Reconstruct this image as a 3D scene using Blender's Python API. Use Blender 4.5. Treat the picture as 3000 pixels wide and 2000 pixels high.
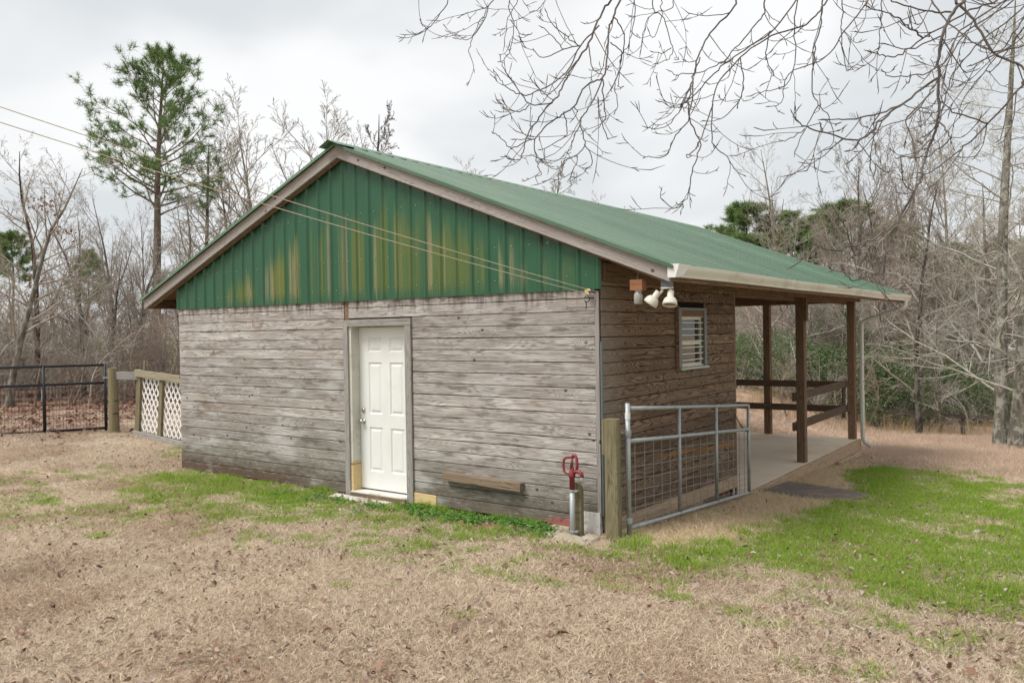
import bpy, math, random
import numpy as np
from mathutils import Matrix, Vector

# ------------------------------------------------------------------ clear
for o in list(bpy.data.objects):
    bpy.data.objects.remove(o, do_unlink=True)
SC = bpy.context.scene
COL = SC.collection
PI = math.pi
RNG = np.random.default_rng(11)
random.seed(5)

# ------------------------------------------------------------------ camera
CAM_P = np.array([4.10404669, -7.14634041, 1.96729063])
CAM_R = np.array([0.80922236, 0.58728701, -0.01591026])
CAM_U = np.array([0.00549408, 0.01951526, 0.99979446])
CAM_W = np.array([-0.5874768, 0.80914345, -0.01256559])
CAM_F = 2392.54                                   # focal length in pixels of the 3000 px wide photograph
cd = bpy.data.cameras.new('camera')
cd.sensor_width = 36.0
cd.lens = CAM_F / 3000.0 * 36.0
cd.clip_start = 0.05
cd.clip_end = 2000.0
cam = bpy.data.objects.new('camera', cd)
COL.objects.link(cam)
cam.matrix_world = Matrix(((CAM_R[0], CAM_U[0], -CAM_W[0], CAM_P[0]),
                           (CAM_R[1], CAM_U[1], -CAM_W[1], CAM_P[1]),
                           (CAM_R[2], CAM_U[2], -CAM_W[2], CAM_P[2]),
                           (0, 0, 0, 1)))
SC.camera = cam

# ------------------------------------------------------------------ light, sky, exposure
SUN_DIR = Vector((-0.28, -0.58, 1.0)).normalized()    # towards the sun
SUN_EL = math.asin(SUN_DIR.z)
SUN_AZ = math.atan2(SUN_DIR.x, SUN_DIR.y)
SUN_STRENGTH = 1.5
SKY_STRENGTH = 0.05
sl = bpy.data.lights.new('sun', 'SUN')
sl.energy = SUN_STRENGTH
sl.angle = math.radians(28)
sl.color = (1.0, 0.97, 0.93)
so = bpy.data.objects.new('sun', sl)
COL.objects.link(so)
so.rotation_euler = SUN_DIR.to_track_quat('Z', 'Y').to_euler()
SC.view_settings.view_transform = 'Standard'
SC.view_settings.look = 'None'
SC.view_settings.exposure = 1.12
SC.view_settings.gamma = 1.0
SC.view_settings.use_curve_mapping = False
SC.cycles.max_bounces = 4
SC.cycles.diffuse_bounces = 2
SC.cycles.glossy_bounces = 2
SC.cycles.transmission_bounces = 6
SC.cycles.transparent_max_bounces = 4
SC.cycles.use_adaptive_sampling = True
SC.cycles.adaptive_threshold = 0.02
SC.cycles.use_denoising = True
SC.cycles.caustics_reflective = False
SC.cycles.caustics_refractive = False


def N(nt, typ, ins=None, **props):
    n = nt.nodes.new(typ)
    for k, v in props.items():
        setattr(n, k, v)
    for k, v in (ins or {}).items():
        s = n.inputs[k]
        if isinstance(v, bpy.types.NodeSocket):
            nt.links.new(v, s)
        else:
            s.default_value = v
    return n


def M(nt, op, a, b=0.0, c=0.0, clamp=False):
    n = nt.nodes.new('ShaderNodeMath')
    n.operation = op
    n.use_clamp = clamp
    for i, v in enumerate((a, b, c)):
        if isinstance(v, bpy.types.NodeSocket):
            nt.links.new(v, n.inputs[i])
        else:
            n.inputs[i].default_value = v
    return n.outputs[0]


def VM(nt, op, a, b=(0, 0, 0)):
    n = nt.nodes.new('ShaderNodeVectorMath')
    n.operation = op
    for i, v in enumerate((a, b)):
        if isinstance(v, bpy.types.NodeSocket):
            nt.links.new(v, n.inputs[i])
        else:
            n.inputs[i].default_value = v
    return n.outputs['Value'] if op in ('LENGTH', 'DISTANCE', 'DOT_PRODUCT') else n.outputs[0]


def MIX(nt, f, a, b, mode='MIX'):
    n = nt.nodes.new('ShaderNodeMix')
    n.data_type = 'RGBA'
    n.blend_type = mode
    n.clamp_factor = True
    for i, v in ((0, f), (6, a), (7, b)):
        s = n.inputs[i]
        if isinstance(v, bpy.types.NodeSocket):
            nt.links.new(v, s)
        elif i == 0:
            s.default_value = v
        else:
            s.default_value = tuple(v)[:3] + (1.0,)
    return n.outputs[2]


def SS(nt, x, lo, hi):
    n = nt.nodes.new('ShaderNodeMapRange')
    n.interpolation_type = 'SMOOTHSTEP'
    for i, v in enumerate((x, lo, hi)):
        if isinstance(v, bpy.types.NodeSocket):
            nt.links.new(v, n.inputs[i])
        else:
            n.inputs[i].default_value = v
    return n.outputs[0]


def NOISE(nt, vec, scale=1.0, detail=3.0, rough=0.5, dist=0.0):
    return N(nt, 'ShaderNodeTexNoise', {'Vector': vec, 'Scale': scale, 'Detail': detail, 'Roughness': rough,
                                        'Distortion': dist}).outputs['Fac']


def SC3(nt, vec, s):
    return VM(nt, 'MULTIPLY', vec, s)


def lin(c):
    return tuple(((x / 255.0) / 12.92 if x / 255.0 <= 0.04045 else ((x / 255.0 + 0.055) / 1.055) ** 2.4) for x in c)


world = bpy.data.worlds.new('World')
SC.world = world
world.use_nodes = True
wt = world.node_tree
wt.nodes.clear()
sky = N(wt, 'ShaderNodeTexSky', sky_type='NISHITA')
sky.sun_disc = False
sky.sun_elevation = SUN_EL
sky.sun_rotation = SUN_AZ
sky.air_density = 1.0
sky.dust_density = 3.0
wco = N(wt, 'ShaderNodeTexCoord').outputs['Generated']
wsep = N(wt, 'ShaderNodeSeparateXYZ', {0: wco})
zden = M(wt, 'ADD', M(wt, 'MAXIMUM', wsep.outputs[2], 0.0), 0.22)
cpx = M(wt, 'DIVIDE', wsep.outputs[0], zden)
cpy = M(wt, 'DIVIDE', wsep.outputs[1], zden)
cvec = N(wt, 'ShaderNodeCombineXYZ', {0: cpx, 1: cpy, 2: 3.7}).outputs[0]
cn1 = NOISE(wt, cvec, 1.15, 4.0, 0.45, 0.35)
cn2 = NOISE(wt, cvec, 0.42, 2.0, 0.5, 0.2)
cmix = M(wt, 'ADD', M(wt, 'MULTIPLY', cn1, 0.6), M(wt, 'MULTIPLY', cn2, 0.4))
cl = SS(wt, cmix, 0.40, 0.56)
ccol = MIX(wt, cl, (7.1, 7.4, 7.6), (9.6, 9.65, 9.65))
skmix = MIX(wt, 0.93, sky.outputs[0], ccol)
bg = N(wt, 'ShaderNodeBackground', {'Color': skmix, 'Strength': SKY_STRENGTH})
wo = N(wt, 'ShaderNodeOutputWorld', {0: bg.outputs[0]})


# ------------------------------------------------------------------ object helpers
def tag(o, label=None, cat=None, group=None, kind=None):
    if label: o['label'] = label
    if cat: o['category'] = cat
    if group: o['group'] = group
    if kind: o['kind'] = kind
    return o


def empty(name, loc=(0, 0, 0), rz=0.0, label=None, cat=None, group=None):
    o = bpy.data.objects.new(name, None)
    o.empty_display_size = 0.2
    COL.objects.link(o)
    o.location = loc
    o.rotation_euler = (0, 0, rz)
    return tag(o, label, cat, group)


def link(name, me, mat, parent=None, mw=None):
    o = bpy.data.objects.new(name, me)
    if mat is not None and len(me.materials) == 0:
        me.materials.append(mat)
    COL.objects.link(o)
    if parent is not None:
        o.parent = parent
        o.matrix_parent_inverse = Matrix.Identity(4)
    if mw is not None:
        o.matrix_local = mw
    return o


def arr_mesh(name, V, F, smooth=False):
    """V (n,3) array, F (m,k) array with constant k, or a list of such arrays."""
    V = np.asarray(V, dtype=np.float32).reshape(-1, 3)
    Fs = F if isinstance(F, list) else [F]
    Fs = [np.asarray(f, dtype=np.int32) for f in Fs if len(f)]
    me = bpy.data.meshes.new(name)
    me.vertices.add(len(V))
    me.vertices.foreach_set('co', V.ravel())
    nl = sum(f.size for f in Fs)
    npoly = sum(len(f) for f in Fs)
    me.loops.add(nl)
    me.loops.foreach_set('vertex_index', np.concatenate([f.ravel() for f in Fs]))
    starts = []
    s = 0
    for f in Fs:
        starts.append(s + np.arange(len(f)) * f.shape[1])
        s += f.size
    me.polygons.add(npoly)
    me.polygons.foreach_set('loop_start', np.concatenate(starts).astype(np.int32))
    if smooth:
        me.polygons.foreach_set('use_smooth', np.ones(npoly, dtype=bool))
    me.update(calc_edges=True)
    return me


class MB:
    """collects simple solids into one mesh"""
    def __init__(self):
        self.v = []
        self.f = []

    def add(self, V, F):
        n = len(self.v)
        self.v += [tuple(p) for p in V]
        self.f += [tuple(i + n for i in f) for f in F]
        return self

    def box(self, x0, x1, y0, y1, z0, z1):
        V = [(x, y, z) for x in (x0, x1) for y in (y0, y1) for z in (z0, z1)]
        F = [(0, 1, 3, 2), (4, 6, 7, 5), (0, 4, 5, 1), (2, 3, 7, 6), (0, 2, 6, 4), (1, 5, 7, 3)]
        return self.add(V, F)

    def tube(self, pts, r, s=10, caps=True, ref=None):
        pts = [Vector(p) for p in pts]
        rs = r if hasattr(r, '__len__') else [r] * len(pts)
        V, F = [], []
        prev = None
        for i, p in enumerate(pts):
            t = (pts[min(i + 1, len(pts) - 1)] - pts[max(i - 1, 0)]).normalized()
            if prev is None:
                a = Vector(ref) if ref else (Vector((0, 0, 1)) if abs(t.z) < 0.9 else Vector((1, 0, 0)))
            else:
                a = prev
            n = (a - t * a.dot(t)).normalized()
            prev = n
            b = t.cross(n)
            for k in range(s):
                an = 2 * PI * k / s
                V.append(p + (n * math.cos(an) + b * math.sin(an)) * rs[i])
        for i in range(len(pts) - 1):
            for k in range(s):
                F.append((i * s + k, i * s + (k + 1) % s, (i + 1) * s + (k + 1) % s, (i + 1) * s + k))
        if caps:
            F.append(tuple(range(s - 1, -1, -1)))
            F.append(tuple((len(pts) - 1) * s + k for k in range(s)))
        return self.add(V, F)

    def lathe(self, prof, c=(0, 0, 0), s=16, mat=None):
        V, F = [], []
        for r, z in prof:
            for k in range(s):
                a = 2 * PI * k / s
                p = Vector((r * math.cos(a), r * math.sin(a), z))
                if mat is not None: p = mat @ p
                V.append(p + Vector(c))
        for i in range(len(prof) - 1):
            for k in range(s):
                F.append((i * s + k, i * s + (k + 1) % s, (i + 1) * s + (k + 1) % s, (i + 1) * s + k))
        F.append(tuple(range(s - 1, -1, -1)))
        F.append(tuple((len(prof) - 1) * s + k for k in range(s)))
        return self.add(V, F)

    def mesh(self, name, smooth=False):
        me = bpy.data.meshes.new(name)
        me.from_pydata(self.v, [], self.f)
        me.update()
        if smooth:
            me.polygons.foreach_set('use_smooth', np.ones(len(me.polygons), dtype=bool))
        return me

    def build(self, name, mat, parent=None, smooth=False, mw=None):
        return link(name, self.mesh(name, smooth), mat, parent, mw)


PLANKS = {}


def plank_mesh(L, w, t, ch, mat):
    key = (round(L, 3), round(w, 4), round(t, 4), ch, mat.name)
    if key in PLANKS:
        return PLANKS[key]
    hw, ht = w / 2, t / 2
    sec = [(-ht + ch, -hw), (ht - ch, -hw), (ht, -hw + ch), (ht, hw - ch), (ht - ch, hw), (-ht + ch, hw), (-ht, hw - ch), (-ht, -hw + ch)]
    V = [(x, y, z) for x in (-L / 2, L / 2) for (y, z) in sec]
    F = [(k, 8 + k, 8 + (k + 1) % 8, (k + 1) % 8) for k in range(8)]
    F += [tuple(range(8)), tuple(range(15, 7, -1))]
    me = bpy.data.meshes.new('plank')
    me.from_pydata(V, [], [f[::-1] for f in F])
    me.update()
    me.materials.append(mat)
    PLANKS[key] = me
    return me


def plank(name, a, b, w, t, mat, parent, face=(0, -1, 0), ch=0.003):
    """board from a to b (centre line), width w across, thickness t along 'face' (local -Y looks that way)"""
    a, b = Vector(a), Vector(b)
    x = (b - a).normalized()
    y = -Vector(face)
    y = (y - x * y.dot(x)).normalized()
    z = x.cross(y)
    me = plank_mesh((b - a).length, w, t, ch, mat)
    c = (a + b) / 2
    mw = Matrix(((x.x, y.x, z.x, c.x), (x.y, y.y, z.y, c.y), (x.z, y.z, z.z, c.z), (0, 0, 0, 1)))
    return link(name, me, mat, parent, mw)


def cam_at(U, V, D):
    """the point seen at pixel (U, V) of the 3000x2000 photograph, D metres in front of the camera"""
    return CAM_P + (CAM_W + CAM_R * (U - 1500) / CAM_F + CAM_U * (1000 - V) / CAM_F) * D


# ------------------------------------------------------------------ materials
def new_mat(name):
    m = bpy.data.materials.new(name)
    m.use_nodes = True
    nt = m.node_tree
    nt.nodes.clear()
    bs = nt.nodes.new('ShaderNodeBsdfPrincipled')
    out = nt.nodes.new('ShaderNodeOutputMaterial')
    nt.links.new(bs.outputs[0], out.inputs[0])
    return m, nt, bs


def setin(nt, bs, **kw):
    names = {'base': 'Base Color', 'rough': 'Roughness', 'metal': 'Metallic', 'spec': 'Specular IOR Level', 'normal': 'Normal',
             'trans': 'Transmission Weight', 'ior': 'IOR', 'coat': 'Coat Weight', 'sub': 'Subsurface Weight'}
    for k, v in kw.items():
        s = bs.inputs[names[k]]
        if isinstance(v, bpy.types.NodeSocket):
            nt.links.new(v, s)
        elif k == 'base':
            s.default_value = tuple(v)[:3] + (1,)
        else:
            s.default_value = v


def bump(nt, h, strength, dist):
    return N(nt, 'ShaderNodeBump', {'Height': h, 'Strength': strength, 'Distance': dist}).outputs[0]


def wood(name, light, mid, dark, ring=0.5, streak=0.6, knots=0.45, bumps=0.6, rough=0.85, extra=None, var=0.22, kn=(0.05, 0.035, 0.028), patch=0.55):
    """weathered sawn wood: contour lines of a stretched field round scattered knots, fine streaks, a tone per board"""
    m, nt, bs = new_mat(name)
    tc = N(nt, 'ShaderNodeTexCoord').outputs['Object']
    rnd = N(nt, 'ShaderNodeObjectInfo').outputs['Random']
    off = N(nt, 'ShaderNodeCombineXYZ', {0: M(nt, 'MULTIPLY', rnd, 57.0), 1: M(nt, 'MULTIPLY', rnd, 13.0), 2: M(nt, 'MULTIPLY', rnd, 31.0)}).outputs[0]
    v = VM(nt, 'ADD', tc, off)
    vs = SC3(nt, v, (1.25, 4.0, 5.5))
    vor = N(nt, 'ShaderNodeTexVoronoi', {'Vector': vs, 'Scale': 1.0, 'Randomness': 1.0})
    dv = VM(nt, 'DIVIDE', VM(nt, 'SUBTRACT', vs, vor.outputs['Position']), (1.25, 400.0, 5.5))
    kd = VM(nt, 'LENGTH', SC3(nt, dv, (0.75, 1.0, 1.0)))
    vc = N(nt, 'ShaderNodeSeparateColor', {0: vor.outputs['Color']}).outputs[0]
    has = M(nt, 'LESS_THAN', vc, knots)
    kb = M(nt, 'MULTIPLY', M(nt, 'POWER', 2.718, M(nt, 'MULTIPLY', kd, -22.0)), has)
    fld = NOISE(nt, SC3(nt, v, (0.75, 5.0, 9.0)), 1.0, 2.0, 0.4)
    fld = M(nt, 'ADD', fld, M(nt, 'MULTIPLY', kb, 0.55))
    wig = NOISE(nt, SC3(nt, v, (9.0, 60.0, 60.0)), 1.0, 2.0, 0.5)
    fld = M(nt, 'ADD', fld, M(nt, 'MULTIPLY', wig, 0.012))
    rg = M(nt, 'MULTIPLY_ADD', M(nt, 'SINE', M(nt, 'MULTIPLY', fld, 110.0)), 0.5, 0.5)
    rg = M(nt, 'POWER', rg, 2.2)
    st = NOISE(nt, SC3(nt, v, (2.2, 130.0, 130.0)), 1.0, 3.0, 0.6)
    st = SS(nt, st, 0.36, 0.68)
    pt = NOISE(nt, SC3(nt, v, (1.6, 6.0, 9.0)), 1.0, 3.0, 0.55)
    pt = SS(nt, pt, 0.34, 0.66)
    tone = M(nt, 'ADD', M(nt, 'MULTIPLY', rg, ring), M(nt, 'MULTIPLY', st, streak))
    tone = M(nt, 'DIVIDE', tone, ring + streak)
    base = MIX(nt, tone, light, dark)
    base = MIX(nt, M(nt, 'MULTIPLY', pt, patch), base, mid)
    # split-open short cracks
    ck = NOISE(nt, SC3(nt, v, (3.0, 90.0, 75.0)), 1.0, 2.0, 0.5)
    base = MIX(nt, M(nt, 'MULTIPLY', SS(nt, ck, 0.67, 0.73), 0.7), base, kn)
    kcore = M(nt, 'MULTIPLY', SS(nt, kd, 0.022, 0.009), has)
    base = MIX(nt, M(nt, 'MULTIPLY', kcore, 0.85), base, kn)
    bri = M(nt, 'MULTIPLY_ADD', rnd, var * 2, 1.0 - var)
    base = MIX(nt, 1.0, base, N(nt, 'ShaderNodeCombineColor', {0: bri, 1: bri, 2: bri}).outputs[0], 'MULTIPLY')
    if extra:
        base = extra(nt, base)
    h = M(nt, 'SUBTRACT', M(nt, 'SUBTRACT', M(nt, 'MULTIPLY', tone, -0.6), M(nt, 'MULTIPLY', kcore, 0.5)), M(nt, 'MULTIPLY', SS(nt, ck, 0.67, 0.73), 0.8))
    setin(nt, bs, base=base, rough=rough, spec=0.2, normal=bump(nt, h, bumps, 0.004))
    return m


def gable_extra(nt, base):
    pos = N(nt, 'ShaderNodeNewGeometry').outputs['Position']
    sp = N(nt, 'ShaderNodeSeparateXYZ', {0: pos})
    x, z = sp.outputs[0], sp.outputs[2]
    n = NOISE(nt, SC3(nt, pos, (1.3, 1.3, 2.2)), 1.0, 4.0, 0.6)
    n2 = NOISE(nt, SC3(nt, pos, (5.0, 5.0, 14.0)), 1.0, 3.0, 0.6)
    # algae and damp creeping up from the soil
    low = SS(nt, M(nt, 'ADD', z, M(nt, 'MULTIPLY', n, -1.15)), 0.1, -0.55)
    base = MIX(nt, M(nt, 'MULTIPLY', low, 0.45), base, (0.085, 0.083, 0.04))
    low2 = SS(nt, M(nt, 'ADD', z, M(nt, 'MULTIPLY', n2, -0.5)), 0.02, -0.2)
    base = MIX(nt, M(nt, 'MULTIPLY', low2, 0.6), base, (0.10, 0.075, 0.05))
    # rotten reddish sill boards to the left of the door
    rot = M(nt, 'MULTIPLY', SS(nt, M(nt, 'ADD', z, M(nt, 'MULTIPLY', n2, -0.25)), 0.0, -0.1), SS(nt, x, -4.3, -5.0))
    base = MIX(nt, M(nt, 'MULTIPLY', rot, 0.75), base, (0.11, 0.06, 0.042))
    # brown worn patch near the left end
    dx = M(nt, 'MULTIPLY', M(nt, 'ADD', x, 6.65), 1.0)
    dz = M(nt, 'MULTIPLY', M(nt, 'SUBTRACT', z, 0.93), 3.0)
    dd = M(nt, 'SQRT', M(nt, 'ADD', M(nt, 'MULTIPLY', dx, dx), M(nt, 'MULTIPLY', dz, dz)))
    pm = SS(nt, M(nt, 'ADD', dd, M(nt, 'MULTIPLY', n2, 0.9)), 0.85, 0.45)
    base = MIX(nt, M(nt, 'MULTIPLY', pm, 0.8), base, (0.15, 0.085, 0.05))
    # rust-brown drip marks below the metal
    dr = NOISE(nt, SC3(nt, pos, (14.0, 1.0, 1.5)), 1.0, 2.0, 0.6)
    dm = M(nt, 'MULTIPLY', SS(nt, M(nt, 'ADD', z, M(nt, 'MULTIPLY', dr, 0.42)), 2.42, 2.62), SS(nt, dr, 0.42, 0.62))
    base = MIX(nt, M(nt, 'MULTIPLY', dm, 0.6), base, (0.06, 0.035, 0.025))
    bg1 = NOISE(nt, SC3(nt, pos, (0.9, 1.0, 1.6)), 1.0, 4.0, 0.65)
    base = MIX(nt, M(nt, 'MULTIPLY', SS(nt, bg1, 0.50, 0.72), 0.35), base, (0.21, 0.165, 0.125))
    bg2 = NOISE(nt, SC3(nt, pos, (1.1, 5.0, 3.0)), 1.0, 3.0, 0.6)
    base = MIX(nt, M(nt, 'MULTIPLY', SS(nt, bg2, 0.53, 0.70), 0.5), base, (0.60, 0.585, 0.56))
    bl = NOISE(nt, SC3(nt, pos, (2.4, 6.0, 13.0)), 1.0, 5.0, 0.68)
    base = MIX(nt, M(nt, 'MULTIPLY', SS(nt, bl, 0.53, 0.65), 0.62), base, (0.112, 0.09, 0.075))
    # pale bleached flecks
    fl = NOISE(nt, SC3(nt, pos, (9.0, 9.0, 60.0)), 1.0, 3.0, 0.65)
    base = MIX(nt, M(nt, 'MULTIPLY', SS(nt, fl, 0.6, 0.72), 0.45), base, (0.62, 0.58, 0.53))
    return base


def side_extra(nt, base):
    pos = N(nt, 'ShaderNodeNewGeometry').outputs['Position']
    sp = N(nt, 'ShaderNodeSeparateXYZ', {0: pos})
    y, z = sp.outputs[1], sp.outputs[2]
    n2 = NOISE(nt, SC3(nt, pos, (4.0, 3.0, 9.0)), 1.0, 3.0, 0.6)
    # orange rubbed streak behind the gate
    f = M(nt, 'SUBTRACT', M(nt, 'SUBTRACT', z, 0.47), M(nt, 'MULTIPLY', M(nt, 'SUBTRACT', y, 2.3), -0.06))
    b = SS(nt, M(nt, 'ADD', M(nt, 'ABSOLUTE', f), M(nt, 'MULTIPLY', n2, 0.09)), 0.085, 0.05)
    rng_ = M(nt, 'MULTIPLY', SS(nt, y, 0.9, 1.7), SS(nt, n2, 0.3, 0.5))
    base = MIX(nt, M(nt, 'MULTIPLY', M(nt, 'MULTIPLY', b, rng_), 0.85), base, (0.36, 0.17, 0.055))
    # weather-greyed near the corner and along the bottom
    g = SS(nt, M(nt, 'ADD', y, M(nt, 'MULTIPLY', n2, 0.6)), 0.95, 0.35)
    base = MIX(nt, M(nt, 'MULTIPLY', g, 0.55), base, (0.30, 0.26, 0.22))
    return base


M_GABLE = wood('weathered_grey_board', (0.60, 0.565, 0.53), (0.29, 0.252, 0.222), (0.138, 0.113, 0.095), ring=0.55, streak=0.8, knots=0.3, extra=gable_extra, var=0.18, patch=0.7)
M_SIDE = wood('brown_board', (0.295, 0.208, 0.145), (0.135, 0.082, 0.055), (0.030, 0.018, 0.013), ring=1.3, streak=0.35, knots=0.65, bumps=0.8, extra=side_extra, var=0.16)
M_FASCIA = wood('fascia_wood', (0.45, 0.415, 0.385), (0.33, 0.295, 0.27), (0.21, 0.178, 0.158), ring=0.35, streak=0.5, knots=0.85, bumps=0.4, var=0.08)
M_CASING = wood('grey_casing', (0.41, 0.39, 0.36), (0.31, 0.29, 0.265), (0.17, 0.15, 0.135), ring=0.4, streak=0.6, knots=0.25, bumps=0.4, var=0.1)
M_BROWN = wood('brown_framing', (0.29, 0.19, 0.125), (0.20, 0.122, 0.078), (0.08, 0.047, 0.03), ring=0.5, streak=0.6, knots=0.35, bumps=0.4, var=0.14)
M_DARKRAIL = wood('dark_rail', (0.175, 0.119, 0.084), (0.112, 0.070, 0.049), (0.042, 0.025, 0.018), ring=0.5, streak=0.6, knots=0.3, bumps=0.4, var=0.14)
M_POSTW = wood('treated_post', (0.299, 0.260, 0.163), (0.211, 0.185, 0.102), (0.110, 0.093, 0.049), ring=0.4, streak=0.7, knots=0.4, bumps=0.5, var=0.12)
M_POSTL = wood('pale_treated_board', (0.425, 0.383, 0.272), (0.323, 0.285, 0.187), (0.187, 0.162, 0.102), ring=0.4, streak=0.7, knots=0.4, bumps=0.5, var=0.1)
M_SKIRT = wood('tan_skirt', (0.58, 0.44, 0.30), (0.50, 0.33, 0.205), (0.28, 0.18, 0.115), ring=0.6, streak=0.6, knots=0.35, bumps=0.4, var=0.12)
M_NEWPINE = wood('new_pine', (0.72, 0.56, 0.31), (0.66, 0.49, 0.25), (0.52, 0.35, 0.16), ring=0.5, streak=0.35, knots=0.35, bumps=0.15, var=0.05, kn=(0.25, 0.11, 0.05))
M_TIMBER = wood('brown_timber', (0.265, 0.203, 0.140), (0.195, 0.144, 0.098), (0.094, 0.066, 0.045), ring=0.5, streak=0.7, knots=0.4, bumps=0.5)
M_CEDAR = wood('cedar_block', (0.42, 0.20, 0.105), (0.34, 0.15, 0.075), (0.18, 0.07, 0.035), ring=0.7, streak=0.5, knots=0.1, bumps=0.2)


def simple(name, col, rough=0.6, metal=0.0, spec=0.5, noise=0.12, nscale=9.0, dirt=None, dirt_amt=0.5, bmp=0.0):
    m, nt, bs = new_mat(name)
    tc = N(nt, 'ShaderNodeTexCoord').outputs['Object']
    n = NOISE(nt, tc, nscale, 4.0, 0.6)
    b = M(nt, 'MULTIPLY_ADD', n, noise * 2, 1.0 - noise)
    base = MIX(nt, 1.0, col, N(nt, 'ShaderNodeCombineColor', {0: b, 1: b, 2: b}).outputs[0], 'MULTIPLY')
    if dirt:
        n2 = NOISE(nt, tc, nscale * 0.6, 5.0, 0.65)
        base = MIX(nt, M(nt, 'MULTIPLY', SS(nt, n2, 0.48, 0.68), dirt_amt), base, dirt)
    kw = dict(base=base, rough=rough, metal=metal, spec=spec)
    if bmp:
        kw['normal'] = bump(nt, NOISE(nt, tc, nscale * 6, 3.0, 0.6), bmp, 0.004)
    setin(nt, bs, **kw)
    return m


def green_metal(name, gable):
    m, nt, bs = new_mat(name)
    pos = N(nt, 'ShaderNodeNewGeometry').outputs['Position']
    sp = N(nt, 'ShaderNodeSeparateXYZ', {0: pos})
    x, z = sp.outputs[0], sp.outputs[2]
    n = NOISE(nt, SC3(nt, pos, (3.0, 3.0, 0.7)), 1.0, 4.0, 0.55)
    fine = NOISE(nt, pos, 55.0, 2.0, 0.6)
    base = MIX(nt, n, (0.0150, 0.082, 0.036), (0.022, 0.104, 0.047))
    if gable:
        base = MIX(nt, M(nt, 'MULTIPLY', SS(nt, fine, 0.55, 0.75), 0.12), base, (0.10, 0.16, 0.10))
    rough = 0.42
    if gable:
        # lichen and chalk streaks that have run down the sheets, narrow and by columns
        X = lambda k: N(nt, 'ShaderNodeCombineXYZ', {0: x, 1: k, 2: 0.0}).outputs[0]
        col = NOISE(nt, X(4.0), 3.6, 3.0, 0.75)
        col2 = NOISE(nt, X(9.0), 4.4, 3.0, 0.75)
        hgt = NOISE(nt, X(2.0), 5.0, 2.0, 0.7)
        fib = NOISE(nt, SC3(nt, pos, (70.0, 1.0, 2.4)), 1.0, 3.0, 0.65)
        cx = M(nt, 'ABSOLUTE', M(nt, 'ADD', x, 3.3))
        env = SS(nt, cx, 3.0, 0.4)
        top = M(nt, 'ADD', M(nt, 'MULTIPLY', env, 0.75), M(nt, 'MULTIPLY', M(nt, 'SUBTRACT', hgt, 0.5), 1.1))
        top = M(nt, 'ADD', top, 2.78)
        zf = M(nt, 'ADD', z, M(nt, 'MULTIPLY', M(nt, 'SUBTRACT', fib, 0.5), 0.7))
        vert = M(nt, 'MULTIPLY', SS(nt, M(nt, 'SUBTRACT', top, zf), 0.0, 0.4), SS(nt, zf, 2.36, 2.58))
        vert = M(nt, 'MULTIPLY', vert, SS(nt, cx, 3.3, 2.5))
        flat = SS(nt, fib, 0.22, 0.52)
        yb = M(nt, 'ADD', 0.62, M(nt, 'MULTIPLY', SS(nt, x, -3.2, -4.6), 0.35))
        m1 = M(nt, 'MULTIPLY', vert, M(nt, 'MULTIPLY', SS(nt, col, 0.46, 0.56), flat))
        base = MIX(nt, M(nt, 'MULTIPLY', m1, yb), base, (0.135, 0.155, 0.024))
        m2 = M(nt, 'MULTIPLY', vert, M(nt, 'MULTIPLY', SS(nt, col2, 0.50, 0.58), flat))
        base = MIX(nt, M(nt, 'MULTIPLY', m2, 0.72), base, (0.25, 0.225, 0.12))
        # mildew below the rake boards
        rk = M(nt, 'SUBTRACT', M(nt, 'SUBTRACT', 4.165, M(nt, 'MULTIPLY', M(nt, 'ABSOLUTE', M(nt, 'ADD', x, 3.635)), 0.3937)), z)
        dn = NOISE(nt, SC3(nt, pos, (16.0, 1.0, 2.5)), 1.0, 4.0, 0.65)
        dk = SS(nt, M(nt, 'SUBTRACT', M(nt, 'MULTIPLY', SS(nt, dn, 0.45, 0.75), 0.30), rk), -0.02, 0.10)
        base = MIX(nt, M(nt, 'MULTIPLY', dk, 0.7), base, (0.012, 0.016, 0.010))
        rough = M(nt, 'MULTIPLY_ADD', M(nt, 'MAXIMUM', m1, m2), 0.35, 0.42)
    else:
        ds = NOISE(nt, SC3(nt, pos, (1.2, 14.0, 1.2)), 1.0, 4.0, 0.6)
        base = MIX(nt, M(nt, 'MULTIPLY', SS(nt, ds, 0.4, 0.75), 0.45), base, (0.225, 0.29, 0.19))
        base = MIX(nt, 0.36, base, (0.165, 0.25, 0.16))
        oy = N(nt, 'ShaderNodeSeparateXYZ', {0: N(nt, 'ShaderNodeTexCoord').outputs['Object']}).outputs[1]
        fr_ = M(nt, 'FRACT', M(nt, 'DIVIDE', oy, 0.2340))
        rib_shade = M(nt, 'MULTIPLY', SS(nt, fr_, 0.44, 0.62), SS(nt, fr_, 0.82, 0.76))  # rib shading put into the colour: a darker band along each flank
        base = MIX(nt, M(nt, 'MULTIPLY', rib_shade, 0.5), base, (0.022, 0.065, 0.035))
        crest_light = M(nt, 'MULTIPLY', SS(nt, fr_, 0.80, 0.86), SS(nt, fr_, 1.0, 0.92))  # paler rib tops, painted as if catching the light
        base = MIX(nt, M(nt, 'MULTIPLY', crest_light, 0.3), base, (0.23, 0.33, 0.22))
        pr_ = M(nt, 'MULTIPLY_ADD', N(nt, 'ShaderNodeObjectInfo').outputs['Random'], 0.42, 0.80)
        base = MIX(nt, 1.0, base, N(nt, 'ShaderNodeCombineColor', {0: pr_, 1: pr_, 2: pr_}).outputs[0], 'MULTIPLY')
    setin(nt, bs, base=base, rough=rough, spec=0.5)
    return m


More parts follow.
